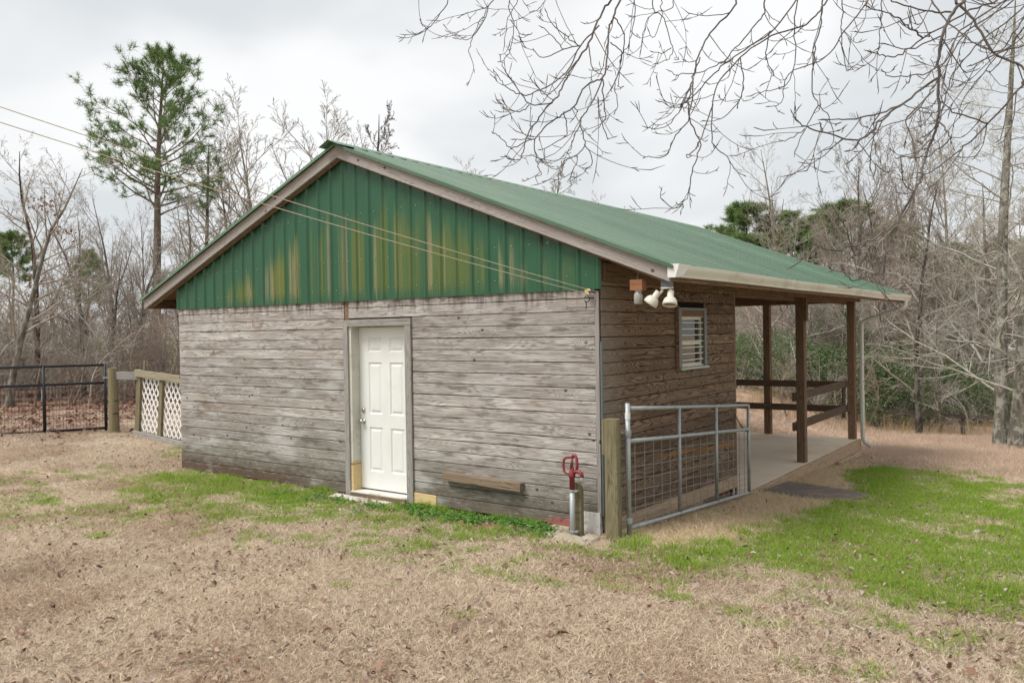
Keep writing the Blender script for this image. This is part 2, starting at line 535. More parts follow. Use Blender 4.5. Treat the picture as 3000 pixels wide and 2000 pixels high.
M_GREEN = green_metal('green_gable_metal', True)
M_ROOF = green_metal('green_roof_metal', False)
M_BACK = simple('dark_backing', (0.018, 0.014, 0.011), 0.9, spec=0.1)
M_SOFFIT = simple('soffit_wood', (0.20, 0.13, 0.085), 0.85, spec=0.1, noise=0.3)
M_FENCE = wood('dark_fence_wood', (0.16, 0.14, 0.115), (0.11, 0.095, 0.078), (0.06, 0.05, 0.04))
M_DOOR = simple('white_door_paint', (0.80, 0.81, 0.775), 0.42, noise=0.03, nscale=3.0, dirt=(0.66, 0.65, 0.60), dirt_amt=0.25)
M_JAMB = simple('chalky_jamb_paint', (0.60, 0.58, 0.50), 0.6, noise=0.15, nscale=5.0, dirt=(0.33, 0.30, 0.23), dirt_amt=0.7)
M_SILL = simple('sill_paint', (0.70, 0.66, 0.60), 0.7, noise=0.15, nscale=6, dirt=(0.28, 0.20, 0.14), dirt_amt=0.8)
M_NICKEL = simple('satin_nickel', (0.58, 0.55, 0.50), 0.28, metal=1.0, noise=0.06)
M_GALV = simple('galvanised_steel', (0.40, 0.42, 0.42), 0.55, metal=0.45, noise=0.22, nscale=14.0, dirt=(0.26, 0.27, 0.27), dirt_amt=0.6)
M_WIRE = simple('galvanised_wire', (0.29, 0.29, 0.285), 0.55, metal=0.3)
M_BLACK = simple('black_powder_coat', (0.014, 0.016, 0.02), 0.45)
M_BLKWIRE = simple('black_wire', (0.03, 0.024, 0.02), 0.6)
M_RED = simple('red_enamel', (0.225, 0.026, 0.035), 0.42, noise=0.2, nscale=20.0, dirt=(0.22, 0.075, 0.05), dirt_amt=0.6)
M_PIPE = simple('grey_pipe', (0.40, 0.43, 0.44), 0.5, metal=0.3, noise=0.1)
M_CONC = simple('concrete_slab', (0.76, 0.64, 0.49), 0.85, spec=0.25, noise=0.12, nscale=1.4, dirt=(0.58, 0.39, 0.25), dirt_amt=0.5, bmp=0.15)
M_STONE = simple('tan_stone', (0.44, 0.38, 0.29), 0.9, spec=0.2, noise=0.25, nscale=9, dirt=(0.22, 0.20, 0.13), dirt_amt=0.6, bmp=0.6)
M_PAVER = simple('red_paver', (0.30, 0.115, 0.095), 0.9, spec=0.2, noise=0.2, nscale=14, bmp=0.4)
M_WHITEC = simple('whitewashed_concrete', (0.70, 0.68, 0.64), 0.9, spec=0.2, noise=0.2, nscale=22, dirt=(0.33, 0.29, 0.25), dirt_amt=0.9, bmp=0.9)
M_GUTTER = simple('gutter_white', (0.66, 0.65, 0.57), 0.45, noise=0.06, nscale=3.0, dirt=(0.34, 0.34, 0.20), dirt_amt=0.45)
M_CREAM = simple('cream_plastic', (0.68, 0.64, 0.54), 0.5, noise=0.08, nscale=16, dirt=(0.36, 0.27, 0.17), dirt_amt=0.4)
M_LAMPIN = simple('lamp_reflector', (0.35, 0.25, 0.17), 0.6, noise=0.2)
M_GREYBOX = simple('grey_junction_box', (0.13, 0.14, 0.145), 0.6)
M_TRIM = simple('grey_window_trim', (0.135, 0.155, 0.155), 0.5, metal=0.3, noise=0.2, nscale=12)
M_TRIML = simple('grey_sill_trim', (0.36, 0.39, 0.37), 0.5, metal=0.3, noise=0.2, nscale=12)
M_LATT = simple('white_lattice', (0.83, 0.82, 0.78), 0.5, noise=0.04)
M_RUBBER = simple('rubber_mat', (0.17, 0.135, 0.115), 0.8, spec=0.25, noise=0.25, nscale=7, dirt=(0.36, 0.26, 0.18), dirt_amt=0.6)
M_ROPE = simple('line_wire', (0.48, 0.42, 0.31), 0.7, noise=0.1)
M_YEL = simple('yellow_insulator', (0.62, 0.50, 0.26), 0.45)
M_IRON = simple('black_iron', (0.012, 0.012, 0.014), 0.5)
M_RUST = simple('rusty_chain', (0.14, 0.10, 0.075), 0.6, metal=0.5)
M_TAPE = simple('paper_tag', (0.75, 0.75, 0.73), 0.6)
M_PINK = simple('pink_wire', (0.46, 0.16, 0.15), 0.5)
M_DIRT = simple('red_clay', (0.21, 0.115, 0.075), 0.95, spec=0.1, noise=0.3, nscale=14, bmp=0.8)
M_ROCK = simple('pale_rock', (0.50, 0.47, 0.42), 0.9, spec=0.2, noise=0.2, nscale=18, bmp=0.7)
M_DARKROOM = simple('dark_room', (0.03, 0.025, 0.022), 0.9)


def glass_mat(name, col, rough, alpha_mix):
    m, nt, bs = new_mat(name)
    setin(nt, bs, base=col, rough=rough, trans=alpha_mix, ior=1.45)
    return m


M_JAR = glass_mat('jar_glass', (0.85, 0.84, 0.76), 0.1, 0.6)
M_PANE = glass_mat('window_glass', (0.09, 0.10, 0.095), 0.04, 0.6)


def bark(name, c1, c2, lich, lam=0.4):
    m, nt, bs = new_mat(name)
    tc = N(nt, 'ShaderNodeTexCoord').outputs['Object']
    rnd = N(nt, 'ShaderNodeObjectInfo').outputs['Random']
    v = VM(nt, 'ADD', tc, N(nt, 'ShaderNodeCombineXYZ', {0: M(nt, 'MULTIPLY', rnd, 40.0), 1: 0.0, 2: M(nt, 'MULTIPLY', rnd, 17.0)}).outputs[0])
    n = NOISE(nt, SC3(nt, v, (14.0, 14.0, 3.0)), 1.0, 4.0, 0.6)
    n2 = NOISE(nt, SC3(nt, v, (5.0, 5.0, 4.0)), 1.0, 5.0, 0.65)
    base = MIX(nt, SS(nt, n, 0.3, 0.7), c1, c2)
    base = MIX(nt, M(nt, 'MULTIPLY', SS(nt, n2, 0.47, 0.62), lam), base, lich)
    b = M(nt, 'MULTIPLY_ADD', rnd, 0.4, 0.8)
    base = MIX(nt, 1.0, base, N(nt, 'ShaderNodeCombineColor', {0: b, 1: b, 2: b}).outputs[0], 'MULTIPLY')
    setin(nt, bs, base=base, rough=0.9, spec=0.15, normal=bump(nt, n, 0.6, 0.02))
    return m


M_BARK = bark('grey_bark', (0.098, 0.081, 0.065), (0.221, 0.192, 0.156), (0.390, 0.377, 0.305), 0.55)
M_BARKD = bark('dark_bark', (0.046, 0.038, 0.033), (0.111, 0.091, 0.075), (0.390, 0.377, 0.325), 0.3)
M_BARKL = bark('lichen_bark', (0.075, 0.068, 0.055), (0.20, 0.185, 0.15), (0.36, 0.355, 0.30), 0.8)
M_PBARK = bark('pine_bark', (0.11, 0.08, 0.062), (0.24, 0.19, 0.155), (0.27, 0.24, 0.20), 0.3)
M_TWIG = bark('twig_brown', (0.225, 0.183, 0.150), (0.375, 0.323, 0.270), (0.480, 0.450, 0.375), 0.4)
M_TWIGP = bark('twig_pale', (0.312, 0.281, 0.237), (0.475, 0.444, 0.381), (0.575, 0.562, 0.488), 0.5)
M_TWIGR = bark('twig_reddish', (0.232, 0.165, 0.128), (0.360, 0.277, 0.225), (0.420, 0.375, 0.315), 0.3)
M_NEARTWIG = bark('near_twig', (0.082, 0.066, 0.062), (0.165, 0.14, 0.128), (0.28, 0.26, 0.21), 0.3)


def leafmat(name, cols, rough=0.7, trans=0.25, spec=0.3):
    """blade or leaf: a colour picked per instance, light passing through"""
    m, nt, bs = new_mat(name)
    rnd = N(nt, 'ShaderNodeObjectInfo').outputs['Random']
    pos = N(nt, 'ShaderNodeNewGeometry').outputs['Random Per Island']
    t = M(nt, 'FRACT', M(nt, 'ADD', M(nt, 'MULTIPLY', rnd, 0.6), M(nt, 'MULTIPLY', pos, 0.8)))
    cr = nt.nodes.new('ShaderNodeValToRGB')
    nt.links.new(t, cr.inputs[0])
    el = cr.color_ramp.elements
    el[0].position = 0.0
    el[0].color = tuple(cols[0]) + (1,)
    el[1].position = 1.0
    el[1].color = tuple(cols[-1]) + (1,)
    for i, c in enumerate(cols[1:-1]):
        e = el.new((i + 1) / (len(cols) - 1))
        e.color = tuple(c) + (1,)
    setin(nt, bs, base=cr.outputs[0], rough=rough, spec=spec)
    tr = N(nt, 'ShaderNodeBsdfTranslucent', {'Color': cr.outputs[0]})
    mx = N(nt, 'ShaderNodeMixShader', {0: trans, 1: bs.outputs[0], 2: tr.outputs[0]})
    out = [n for n in nt.nodes if n.type == 'OUTPUT_MATERIAL'][0]
    nt.links.new(mx.outputs[0], out.inputs[0])
    return m


M_DRY = leafmat('dry_grass', [(0.54, 0.42, 0.31), (0.78, 0.65, 0.49), (0.66, 0.52, 0.38), (0.86, 0.76, 0.61), (0.44, 0.32, 0.23), (0.73, 0.59, 0.44)], trans=0.32)
M_DRYB = leafmat('brown_dry_grass', [(0.46, 0.335, 0.235), (0.62, 0.47, 0.34), (0.52, 0.385, 0.27), (0.74, 0.60, 0.45), (0.36, 0.25, 0.175), (0.56, 0.42, 0.305)], trans=0.3)
M_PINKDRY = leafmat('field_grass', [(0.58, 0.42, 0.32), (0.70, 0.54, 0.42), (0.62, 0.47, 0.355), (0.75, 0.60, 0.47)], trans=0.3)
M_GRASS = leafmat('green_grass', [(0.17, 0.33, 0.024), (0.29, 0.47, 0.04), (0.38, 0.51, 0.05), (0.14, 0.28, 0.026), (0.50, 0.50, 0.16), (0.25, 0.43, 0.035), (0.34, 0.50, 0.045)], trans=0.42)
M_STRAW = leafmat('straw_blades', [(0.60, 0.44, 0.26), (0.80, 0.64, 0.42), (0.86, 0.74, 0.53), (0.50, 0.34, 0.20)], trans=0.34)
M_LEAF = leafmat('dead_leaf', [(0.17, 0.095, 0.065), (0.36, 0.235, 0.165), (0.12, 0.07, 0.052), (0.46, 0.33, 0.245), (0.26, 0.14, 0.085), (0.54, 0.44, 0.36), (0.15, 0.07, 0.05), (0.32, 0.21, 0.16), (0.10, 0.065, 0.055)], trans=0.15)
M_LITTER = leafmat('red_leaf_litter', [(0.20, 0.085, 0.055), (0.28, 0.14, 0.09), (0.16, 0.07, 0.05), (0.33, 0.19, 0.13)], trans=0.1)
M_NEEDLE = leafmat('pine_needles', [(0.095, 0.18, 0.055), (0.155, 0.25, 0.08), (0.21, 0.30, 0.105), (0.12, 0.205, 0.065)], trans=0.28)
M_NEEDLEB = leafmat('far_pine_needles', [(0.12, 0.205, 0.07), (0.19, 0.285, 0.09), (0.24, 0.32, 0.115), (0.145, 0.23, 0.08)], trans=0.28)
M_HOLLY = leafmat('evergreen_leaves', [(0.055, 0.105, 0.032), (0.095, 0.155, 0.046), (0.145, 0.20, 0.07), (0.07, 0.12, 0.042), (0.17, 0.19, 0.09)], rough=0.45, trans=0.25, spec=0.5)
M_WEED = leafmat('weed_leaves', [(0.10, 0.25, 0.04), (0.15, 0.32, 0.05), (0.09, 0.21, 0.06), (0.20, 0.34, 0.06)], trans=0.3)
M_REED = leafmat('tan_stalks', [(0.42, 0.31, 0.16), (0.52, 0.40, 0.22), (0.35, 0.25, 0.13)])
# ------------------------------------------------------------------ terrain
def hash2(ix, iy, seed):
    h = (ix.astype(np.int64) * 374761393 + iy.astype(np.int64) * 668265263 + seed * 982451653) & 0x7fffffff
    h = (h ^ (h >> 13)) * 1274126177 & 0x7fffffff
    return ((h ^ (h >> 16)) & 0xffff) / 65535.0


def vnoise(x, y, seed=0, octs=3):
    r = 0.0
    a = 0.5
    tot = 0.0
    for o in range(octs):
        xs, ys = x * 2 ** o + 31.7 * o, y * 2 ** o + 17.3 * o
        ix, iy = np.floor(xs), np.floor(ys)
        fx, fy = xs - ix, ys - iy
        fx, fy = fx * fx * (3 - 2 * fx), fy * fy * (3 - 2 * fy)
        h = lambda dx, dy: hash2(ix + dx, iy + dy, seed + o)
        r = r + a * ((h(0, 0) * (1 - fx) + h(1, 0) * fx) * (1 - fy) + (h(0, 1) * (1 - fx) + h(1, 1) * fx) * fy)
        tot += a
        a *= 0.5
    return r / tot


def sstep(a, b, x):
    t = np.clip((x - a) / (b - a), 0, 1)
    return t * t * (3 - 2 * t)


def gz0(x, y):
    s = sstep(-7.0, -1.0, x)
    zr = np.interp(y, [-8, -.6, 0.2, 4, 7, 10, 15, 22, 40, 60], [.14, -.06, -.1, -.37, -.54, -.64, -1.02, -1.5, -2.0, -2.0])
    zl = -.06 + .065 * np.clip(-x - 7.5, 0, 4.5) + .02 * np.clip(-y, 0, 8)
    return zl * (1 - s) + zr * s


def gz(x, y):
    x = np.asarray(x, float)
    y = np.asarray(y, float)
    z = gz0(x, y) + (vnoise(x * 1.3, y * 1.3, 5, 3) - 0.5) * 0.045 * (0.35 + 0.65 * sstep(0.0, 1.6, np.abs(y + 0.2) + np.clip(x - 0.2, 0, 9)))
    far = np.clip((np.hypot(x, y) - 40) / 300, 0, 1)
    return z + far * 3.0 * (vnoise(x * 0.02, y * 0.02, 9, 2) - 0.5)


def polysd(x, y, poly):
    """signed distance, positive inside"""
    P = np.array(poly)
    d = np.full(x.shape, 1e9)
    ins = np.zeros(x.shape, bool)
    for i in range(len(P)):
        a, b = P[i], P[(i + 1) % len(P)]
        ex, ey = b - a
        t = np.clip(((x - a[0]) * ex + (y - a[1]) * ey) / (ex * ex + ey * ey + 1e-12), 0, 1)
        d = np.minimum(d, np.hypot(x - a[0] - t * ex, y - a[1] - t * ey))
        c = ((a[1] > y) != (b[1] > y)) & (x < (b[0] - a[0]) * (y - a[1]) / (b[1] - a[1] + 1e-12) + a[0])
        ins ^= c
    return np.where(ins, d, -d)


PG1 = [(-7.2, 0.3), (-5.89, 0.3), (-3.55, 0.2), (-2.47, 0.2), (-1.59, 0.2), (-0.6, 0.1), (-0.27, -0.57), (-0.59, -0.91), (-1.16, -1.21), (-2.18, -1.4),
       (-2.9, -1.81), (-3.51, -2.27), (-4.42, -2.32), (-5.48, -2.2), (-7.02, -1.03)]
PG2 = [(0.89, -0.32), (1.06, 0.29), (1.05, 0.88), (1.0, 2.25), (1.1, 3.63), (1.53, 4.37), (0.55, 6.66), (0.32, 8.13), (0.95, 8.98), (2.05, 8.15),
       (3.27, 6.4), (5.5, 4.0), (6.0, -0.6), (3.65, -0.67), (3.26, -0.72), (2.68, -0.67), (2.0, -0.58), (1.42, -0.5)]
PW1 = [(-8.5, -2.6), (-6.83, -2.4), (-5.46, -1.9), (-3.87, -1.9), (-2.12, -1.2), (-0.17, -0.4), (0.37, -0.3), (1.03, -0.4), (2.08, -0.5), (3.75, -0.5), (3.6, -1.5),
       (2.75, -1.4), (1.31, -1.72), (-0.62, -2.03), (-3.03, -2.44), (-5.49, -3.5), (-8.5, -3.6)]
PSTRAW = [(0.1, 0.0), (0.04, 9.3), (0.5, 9.2), (0.75, 6.72), (1.25, 4.6), (1.2, 3.76), (1.2, 0.92), (0.9, -0.3), (0.5, -0.3)]


def masks(x, y):
    n = vnoise(x * 1.1, y * 1.1, 21, 4)
    n2 = vnoise(x * 3.7, y * 3.7, 33, 3)
    jig = (n - 0.5) * 1.1 + (n2 - 0.5) * 0.7
    g1 = sstep(-0.25, 0.45, polysd(x, y, PG1) + jig * 0.9)
    g2 = sstep(-0.12, 0.4, polysd(x, y, PG2) + jig * 0.55)
    patch = sstep(0.62, 0.44, vnoise(x * 1.9, y * 1.9, 77, 3)) * 0.75 + 0.25
    near2 = sstep(3.4, 1.2, x + 0.15 * y)
    g2 = g2 * np.clip(patch + 0.55 * near2, 0, 1)
    g1 = np.clip(g1 * (0.62 + 0.45 * sstep(-1.7, -0.3, y) + 0.25 * (n2 > 0.5)), 0, 1)
    g1 = np.maximum(g1, sstep(-0.75, -0.25, y) * sstep(0.15, 0.0, y) * sstep(-7.3, -6.5, x) * sstep(-0.3, -0.7, x) * 0.95)
    w1 = 0.6 * sstep(-0.5, 0.4, polysd(x, y, PW1) + jig) * sstep(0.38, 0.60, n2 * 0.6 + n * 0.4)
    spots = 0.6 * sstep(0.52, 0.68, vnoise(x * 2.3, y * 2.3, 51, 3)) * sstep(-3.8, -1.0, y) * (0.45 + 0.55 * sstep(-1.2, 0.5, x))
    green = np.clip(np.maximum(np.maximum(g1, g2), np.maximum(w1, spots)), 0, 1)
    straw = sstep(-0.12, 0.22, polysd(x, y, PSTRAW) + jig * 0.35)
    green = green * (1 - straw * 0.96)
    litter = sstep(-9.5, -12.5, x + 0.25 * y + jig) * sstep(46, 34, np.hypot(x, y))
    field = sstep(9.0, 11.0, y + 0.35 * x + jig) * (x > -6)
    meadow = sstep(31, 36, np.hypot(x + 4, y)) * (x < -8)
    soil = 0.9 * sstep(0.64, 0.72, vnoise(x * 1.5 + 9, y * 1.5, 123, 3)) * (y < 4)
    sand = np.maximum(soil * 0.6, 1.0 * sstep(0.1, -0.35, np.abs((y + 1.35) * 0.9 + (x + 7.6) * -0.35) - 0.35) * sstep(1.9, 0.8, np.abs(x + 7.6)) * (n2 > 0.42))
    return green, straw, litter, field, meadow, sand


def axis(a, b, d, lo, hi):
    core = list(np.arange(a, b + 1e-6, d))
    s = d
    l = []
    p = a
    while p > lo:
        s *= 1.16
        p -= s
        l.append(p)
    s = d
    h = []
    p = b
    while p < hi:
        s *= 1.16
        p += s
        h.append(p)
    return np.array(l[::-1] + core + h)


gx = axis(-14.5, 7.0, 0.10, -420, 420)
gy = axis(-6.5, 13.0, 0.10, -420, 420)
GX, GY = np.meshgrid(gx, gy, indexing='ij')
GZ = gz(GX, GY)
inside = sstep(-0.06, 0.10, np.minimum(np.minimum(GX + 7.35, -0.02 - GX), np.minimum(GY - 0.06, 10.45 - GY)))
GZ = np.where(inside > 0, np.minimum(GZ, GZ * (1 - inside) + inside * -0.85), GZ)
nx, ny = len(gx), len(gy)
idx = np.arange(nx * ny).reshape(nx, ny)
quads = np.stack([idx[:-1, :-1], idx[1:, :-1], idx[1:, 1:], idx[:-1, 1:]], -1).reshape(-1, 4)
gme = arr_mesh('ground', np.stack([GX, GY, GZ], -1), quads, True)
for nm, arr in zip(('green', 'straw', 'litter', 'field', 'meadow', 'sand'), masks(GX.ravel(), GY.ravel())):
    at = gme.attributes.new(nm, 'FLOAT', 'POINT')
    at.data.foreach_set('value', np.asarray(arr, np.float32))


def ground_mat():
    m, nt, bs = new_mat('ground_soil')
    A = {k: N(nt, 'ShaderNodeAttribute', attribute_name=k).outputs['Fac'] for k in ('green', 'straw', 'litter', 'field', 'meadow', 'sand')}
    pos = N(nt, 'ShaderNodeNewGeometry').outputs['Position']
    n1 = NOISE(nt, pos, 2.2, 4.0, 0.6)
    n2 = NOISE(nt, pos, 26.0, 4.0, 0.7)
    n3 = NOISE(nt, SC3(nt, pos, (60, 95, 60)), 1.0, 3.0, 0.7)
    base = MIX(nt, SS(nt, n2, 0.3, 0.7), (0.32, 0.25, 0.185), (0.60, 0.50, 0.385))
    base = MIX(nt, M(nt, 'MULTIPLY', SS(nt, n1, 0.35, 0.7), 0.4), base, (0.42, 0.325, 0.24))
    base = MIX(nt, M(nt, 'MULTIPLY', SS(nt, n3, 0.55, 0.75), 0.5), base, (0.58, 0.46, 0.34))
    grn = MIX(nt, SS(nt, n2, 0.3, 0.7), (0.12, 0.16, 0.04), (0.28, 0.34, 0.08))
    base = MIX(nt, M(nt, 'MULTIPLY', A['green'], 0.75), base, grn)
    stw = MIX(nt, SS(nt, n2, 0.3, 0.7), (0.42, 0.28, 0.17), (0.68, 0.51, 0.33))
    base = MIX(nt, A['straw'], base, stw)
    lit = MIX(nt, SS(nt, n2, 0.3, 0.7), (0.115, 0.06, 0.042), (0.27, 0.16, 0.115))
    base = MIX(nt, M(nt, 'MULTIPLY', A['litter'], 0.85), base, lit)
    fld = MIX(nt, SS(nt, n2, 0.3, 0.7), (0.48, 0.355, 0.265), (0.66, 0.52, 0.40))
    base = MIX(nt, A['field'], base, fld)
    base = MIX(nt, M(nt, 'MULTIPLY', A['sand'], 0.8), base, (0.56, 0.44, 0.30))
    mdw = MIX(nt, n1, (0.27, 0.29, 0.10), (0.36, 0.35, 0.15))
    base = MIX(nt, A['meadow'], base, mdw)
    setin(nt, bs, base=base, rough=0.95, spec=0.08, normal=bump(nt, M(nt, 'ADD', n2, n3), 0.7, 0.02))
    return m


ground = link('ground', gme, ground_mat())
tag(ground, kind='structure')

# ------------------------------------------------------------------ the shed
W = 7.37                       # gable width
CX = -3.635                    # ridge
SL = 0.3937                    # roof slope
ZAP = 4.3135                   # apex of the rake boards
YF, YB = -0.15, 11.05          # roof ends
ENC = 3.65                     # enclosed room depth
ZG = 2.374                     # lower edge of the gable metal
shed = empty('shed', (0, 0, 0), 0, 'grey weathered wooden shed with green metal gable, green roof and open porch', 'shed')


def zrake(x):
    return ZAP - SL * abs(x - CX)


# room shell behind the boards
mb = MB()
mb.box(-W + 0.03, -3.72, 0.004, 0.05, -0.10, 2.6)
mb.box(-3.72, -2.52, 0.004, 0.05, 2.10, 2.6)
mb.box(-2.52, -0.03, 0.004, 0.05, -0.10, 2.6)
gw = mb.build('gable_wall', M_BACK, shed)
mb = MB()
mb.box(-0.05, -0.004, 0.03, 1.80, -0.12, 2.86)
mb.box(-0.05, -0.004, 2.60, ENC - 0.02, -0.12, 2.86)
mb.box(-0.05, -0.004, 1.80, 2.60, -0.12, 1.45)
mb.box(-0.05, -0.004, 1.80, 2.60, 2.22, 2.86)
sw = mb.build('side_wall', M_BACK, shed)
mb = MB()
mb.box(-W + 0.02, -W + 0.05, 0.03, ENC, -0.2, 2.86)
mb.box(-W + 0.03, -0.03, ENC - 0.05, ENC - 0.004, -0.35, 2.86)
mb.build('rear_walls', M_DARKROOM, shed)

rb = random.Random(3)
COURSE = 0.130
Z0 = 2.287
BW, BT = 0.1232, 0.019
def gboard(x0, x1, zc, w=BW, dy=0.0):
    j = lambda s: rb.uniform(-s, s)
    return plank('board', (x0 + j(.003), -BT / 2 + 0.004 - dy, zc + j(.0016)), (x1 + j(.003), -BT / 2 + 0.004 - dy, zc + j(.0016)), w, BT, M_GABLE, gw, (0, -1, 0), 0.004)


k = -1
while True:
    zt = Z0 - COURSE * k
    zb = zt - COURSE
    zc = (zt + zb) / 2
    if zb < -0.17:
        break
    # left field
    gboard(-W, -3.702, zc)
    # right field
    if zb > 2.13:
        gboard(-3.615, -0.045, zc)
    elif zt > 2.13:
        gboard(-2.535, -0.045, zc)
    elif zb < 0.05 and zt > 0.02:
        gboard(-2.185, -0.045, zc)
    elif zb < 0.0:
        gboard(-2.185, -0.235, zc)
    else:
        gboard(-2.535, -0.045, zc)
    k += 1
plank('new_pine_patch', (-2.537, -0.012, 0.012), (-2.192, -0.012, 0.006), 0.128, 0.022, M_NEWPINE, shed)
plank('brown_filler', (-3.66, -0.0, 2.40), (-3.66, -0.0, 2.15), 0.072, 0.012, M_BROWN, shed)
# corner
plank('corner_trim', (-0.020, -0.006, -0.08), (-0.020, -0.006, 2.36), 0.046, 0.022, M_CASING, shed)
plank('corner_trim', (0.018, 0.006, 0.10), (0.018, 0.006, 1.85), 0.022, 0.028, M_TRIM, shed, (0, -1, 0))
# side wall boards
def sboard(y0, y1, zc, w=BW):
    j = lambda s: rb.uniform(-s, s)
    return plank('board', (BT / 2 - 0.003, y0 + j(.003), zc + j(.0016)), (BT / 2 - 0.003, y1 + j(.003), zc + j(.0016)), w, BT, M_SIDE, sw, (1, 0, 0), 0.004)


for k in range(-4, 19):
    zt = Z0 - 0.006 - COURSE * k
    zc = zt - COURSE / 2
    if zc < 0.0:
        continue
    if zc > 2.74:
        continue
    if 1.46 < zc < 2.26:
        sboard(0.026, 1.752, zc)
        sboard(2.615, ENC, zc)
    else:
        sboard(0.026, ENC, zc)
plank('skirt_board', (0.024, 0.03, -0.045), (0.024, ENC - 0.02, -0.125), 0.15, 0.034, M_SKIRT, shed, (1, 0, 0))
plank('skirt_board', (0.012, 0.03, -0.175), (0.012, 2.5, -0.215), 0.10, 0.02, M_SKIRT, shed, (1, 0, 0))
plank('corner_trim', (0.008, ENC + 0.012, -0.32), (0.008, ENC + 0.012, 2.44), 0.05, 0.022, M_BROWN, shed, (1, 0, 0))
MB().box(-0.25, -0.05, 0.10, ENC - 0.05, -0.6, -0.12).build('foundation', M_DIRT, shed)

# gable metal: ribbed sheets, each cut to the rake
RIB = 0.2302
P0 = 0.045
prof = [(0.0, 0.0), (0.16, 0.0), (0.182, -0.019), (0.2082, -0.019), (RIB, 0.0)]


def sheet_profile(x_right, nribs):
    pts = []
    for r in range(nribs):
        x0 = x_right - (r + 1) * RIB
        for (u, d) in prof[:-1] if r < nribs - 1 or True else prof:
            pts.append((x0 + u, d))
    pts = sorted(set((round(a, 5), b) for a, b in pts))
    pts.append((x_right, 0.0))
    return pts


def gable_panel(xr, nr):
    pts = [p for p in sheet_profile(xr, nr) if p[0] >= -W - 0.055]
    fine = []
    for i, (x, d) in enumerate(pts):                    # a point on the apex line
        if i and pts[i - 1][0] < CX < x:
            fine.append((CX, d + (pts[i - 1][1] - d) * (x - CX) / (x - pts[i - 1][0])))
        fine.append((x, d))
    V, F = [], []
    for x, d in fine:
        zt = zrake(x) - 0.06
        for zz in (ZG, zt):
            V.append((x, -0.030 + d, zz))
        for zz in (ZG, zt):
            V.append((x, -0.0285 + d, zz))
    n = len(fine)
    for i in range(n - 1):
        a, b = 4 * i, 4 * i + 4
        F += [(a, b, b + 1, a + 1), (a + 2, a + 3, b + 3, b + 2), (a, a + 2, b + 2, b)]
    o = link('metal_panel', (lambda me: (me.from_pydata(V, [], F), me.update(), me)[2])(bpy.data.meshes.new('metal_panel')), M_GREEN, shed)
    sc = MB()
    for r in range(nr):
        x0 = xr - r * RIB - RIB * 0.86 + 0.03
        if x0 < -W or x0 > 0: continue
        for zz in (2.52, 2.88, 3.46):
            if zz < zrake(x0) - 0.2:
                rr = 0.0058
                sc.tube([(x0, -0.0302, zz), (x0, -0.037, zz)], rr, 6)
    if sc.v:
        sc.build('screws', M_NICKEL, o)['kind'] = 'stuff'
    return o


xr = P0
for i in range(9):
    gable_panel(xr - i * 4 * RIB, 4)
MB().box(-W - 0.04, 0.02, -0.026, 0.0, ZG + 0.01, ZG + 0.14).add(
    [(-W, -0.02, 2.5), (0, -0.02, 2.5), (0, -0.02, zrake(0) - 0.1), (CX, -0.02, ZAP - 0.1), (-W, -0.02, zrake(-W) - 0.1),
     (-W, 0.02, 2.5), (0, 0.02, 2.5), (0, 0.02, zrake(0) - 0.1), (CX, 0.02, ZAP - 0.1), (-W, 0.02, zrake(-W) - 0.1)],
    [(0, 1, 2, 3, 4), (9, 8, 7, 6, 5), (0, 5, 6, 1), (1, 6, 7, 2), (4, 9, 5, 0)]).build('gable_backing', M_BACK, shed)

# rake boards and roof
XR, XL = 0.8368, -8.1068
for xe in (XR, XL):
    sgn = 1 if xe > CX else -1
    w = 0.138
    nrm = Vector((sgn * SL, 0, 1)).normalized()
    a = Vector((CX, YF + 0.019, ZAP)) - nrm * w / 2 + Vector((0, 0, 0))
    b = Vector((xe, YF + 0.019, zrake(xe))) - nrm * w / 2
    d = (b - a).normalized()
    # mitred board: custom prism so that both meet plumb at the apex and end plumb at the eave
    V = []
    for y in (YF, YF + 0.038):
        V += [(CX, y, ZAP), (xe, y, zrake(xe)), (xe, y, zrake(xe) - 0.149), (CX, y, ZAP - 0.149)]
    Lh = math.hypot(xe - CX, zrake(xe) - ZAP)
    R = Matrix(((d.x, 0, nrm.x), (d.y, 1, nrm.y), (d.z, 0, nrm.z)))
    mid_ = (a + b) / 2
    Ri = R.transposed() if sgn > 0 else R.transposed()
    Vl = [Ri @ (Vector(v) - mid_) for v in V]
    me = bpy.data.meshes.new('rake_board')
    me.from_pydata(Vl, [], [(0, 3, 2, 1), (4, 5, 6, 7), (0, 1, 5, 4), (1, 2, 6, 5), (2, 3, 7, 6), (3, 0, 4, 7)])
    me.update()
    mw = R.to_4x4()
    mw.translation = mid_
    link('rake_board', me, M_FASCIA, shed, mw)
    # rafters
    for y in list(np.arange(0.45, YB, 0.61)) + [YB - 0.03]:
        aa = Vector((CX + sgn * 0.02, y, ZAP - 0.085))
        bb = Vector((xe, y, zrake(xe) - 0.085))
        plank('rafter', aa, bb, 0.14, 0.04, M_BROWN, shed, (0, 1, 0))
    plank('barge_rafter', Vector((CX + sgn * 0.02, YF + 0.075, ZAP - 0.10)), Vector((xe - sgn * 0.06, YF + 0.075, zrake(xe - sgn * .06) - 0.10)), 0.14, 0.04, M_BROWN, shed, (0, 1, 0))
    plank('eave_board', (xe - sgn * 0.02, YF + 0.04, zrake(xe) - 0.074), (xe - sgn * 0.02, YB, zrake(xe) - 0.074), 0.135, 0.03, M_BROWN, shed, (sgn, 0, 0))
roof = MB()
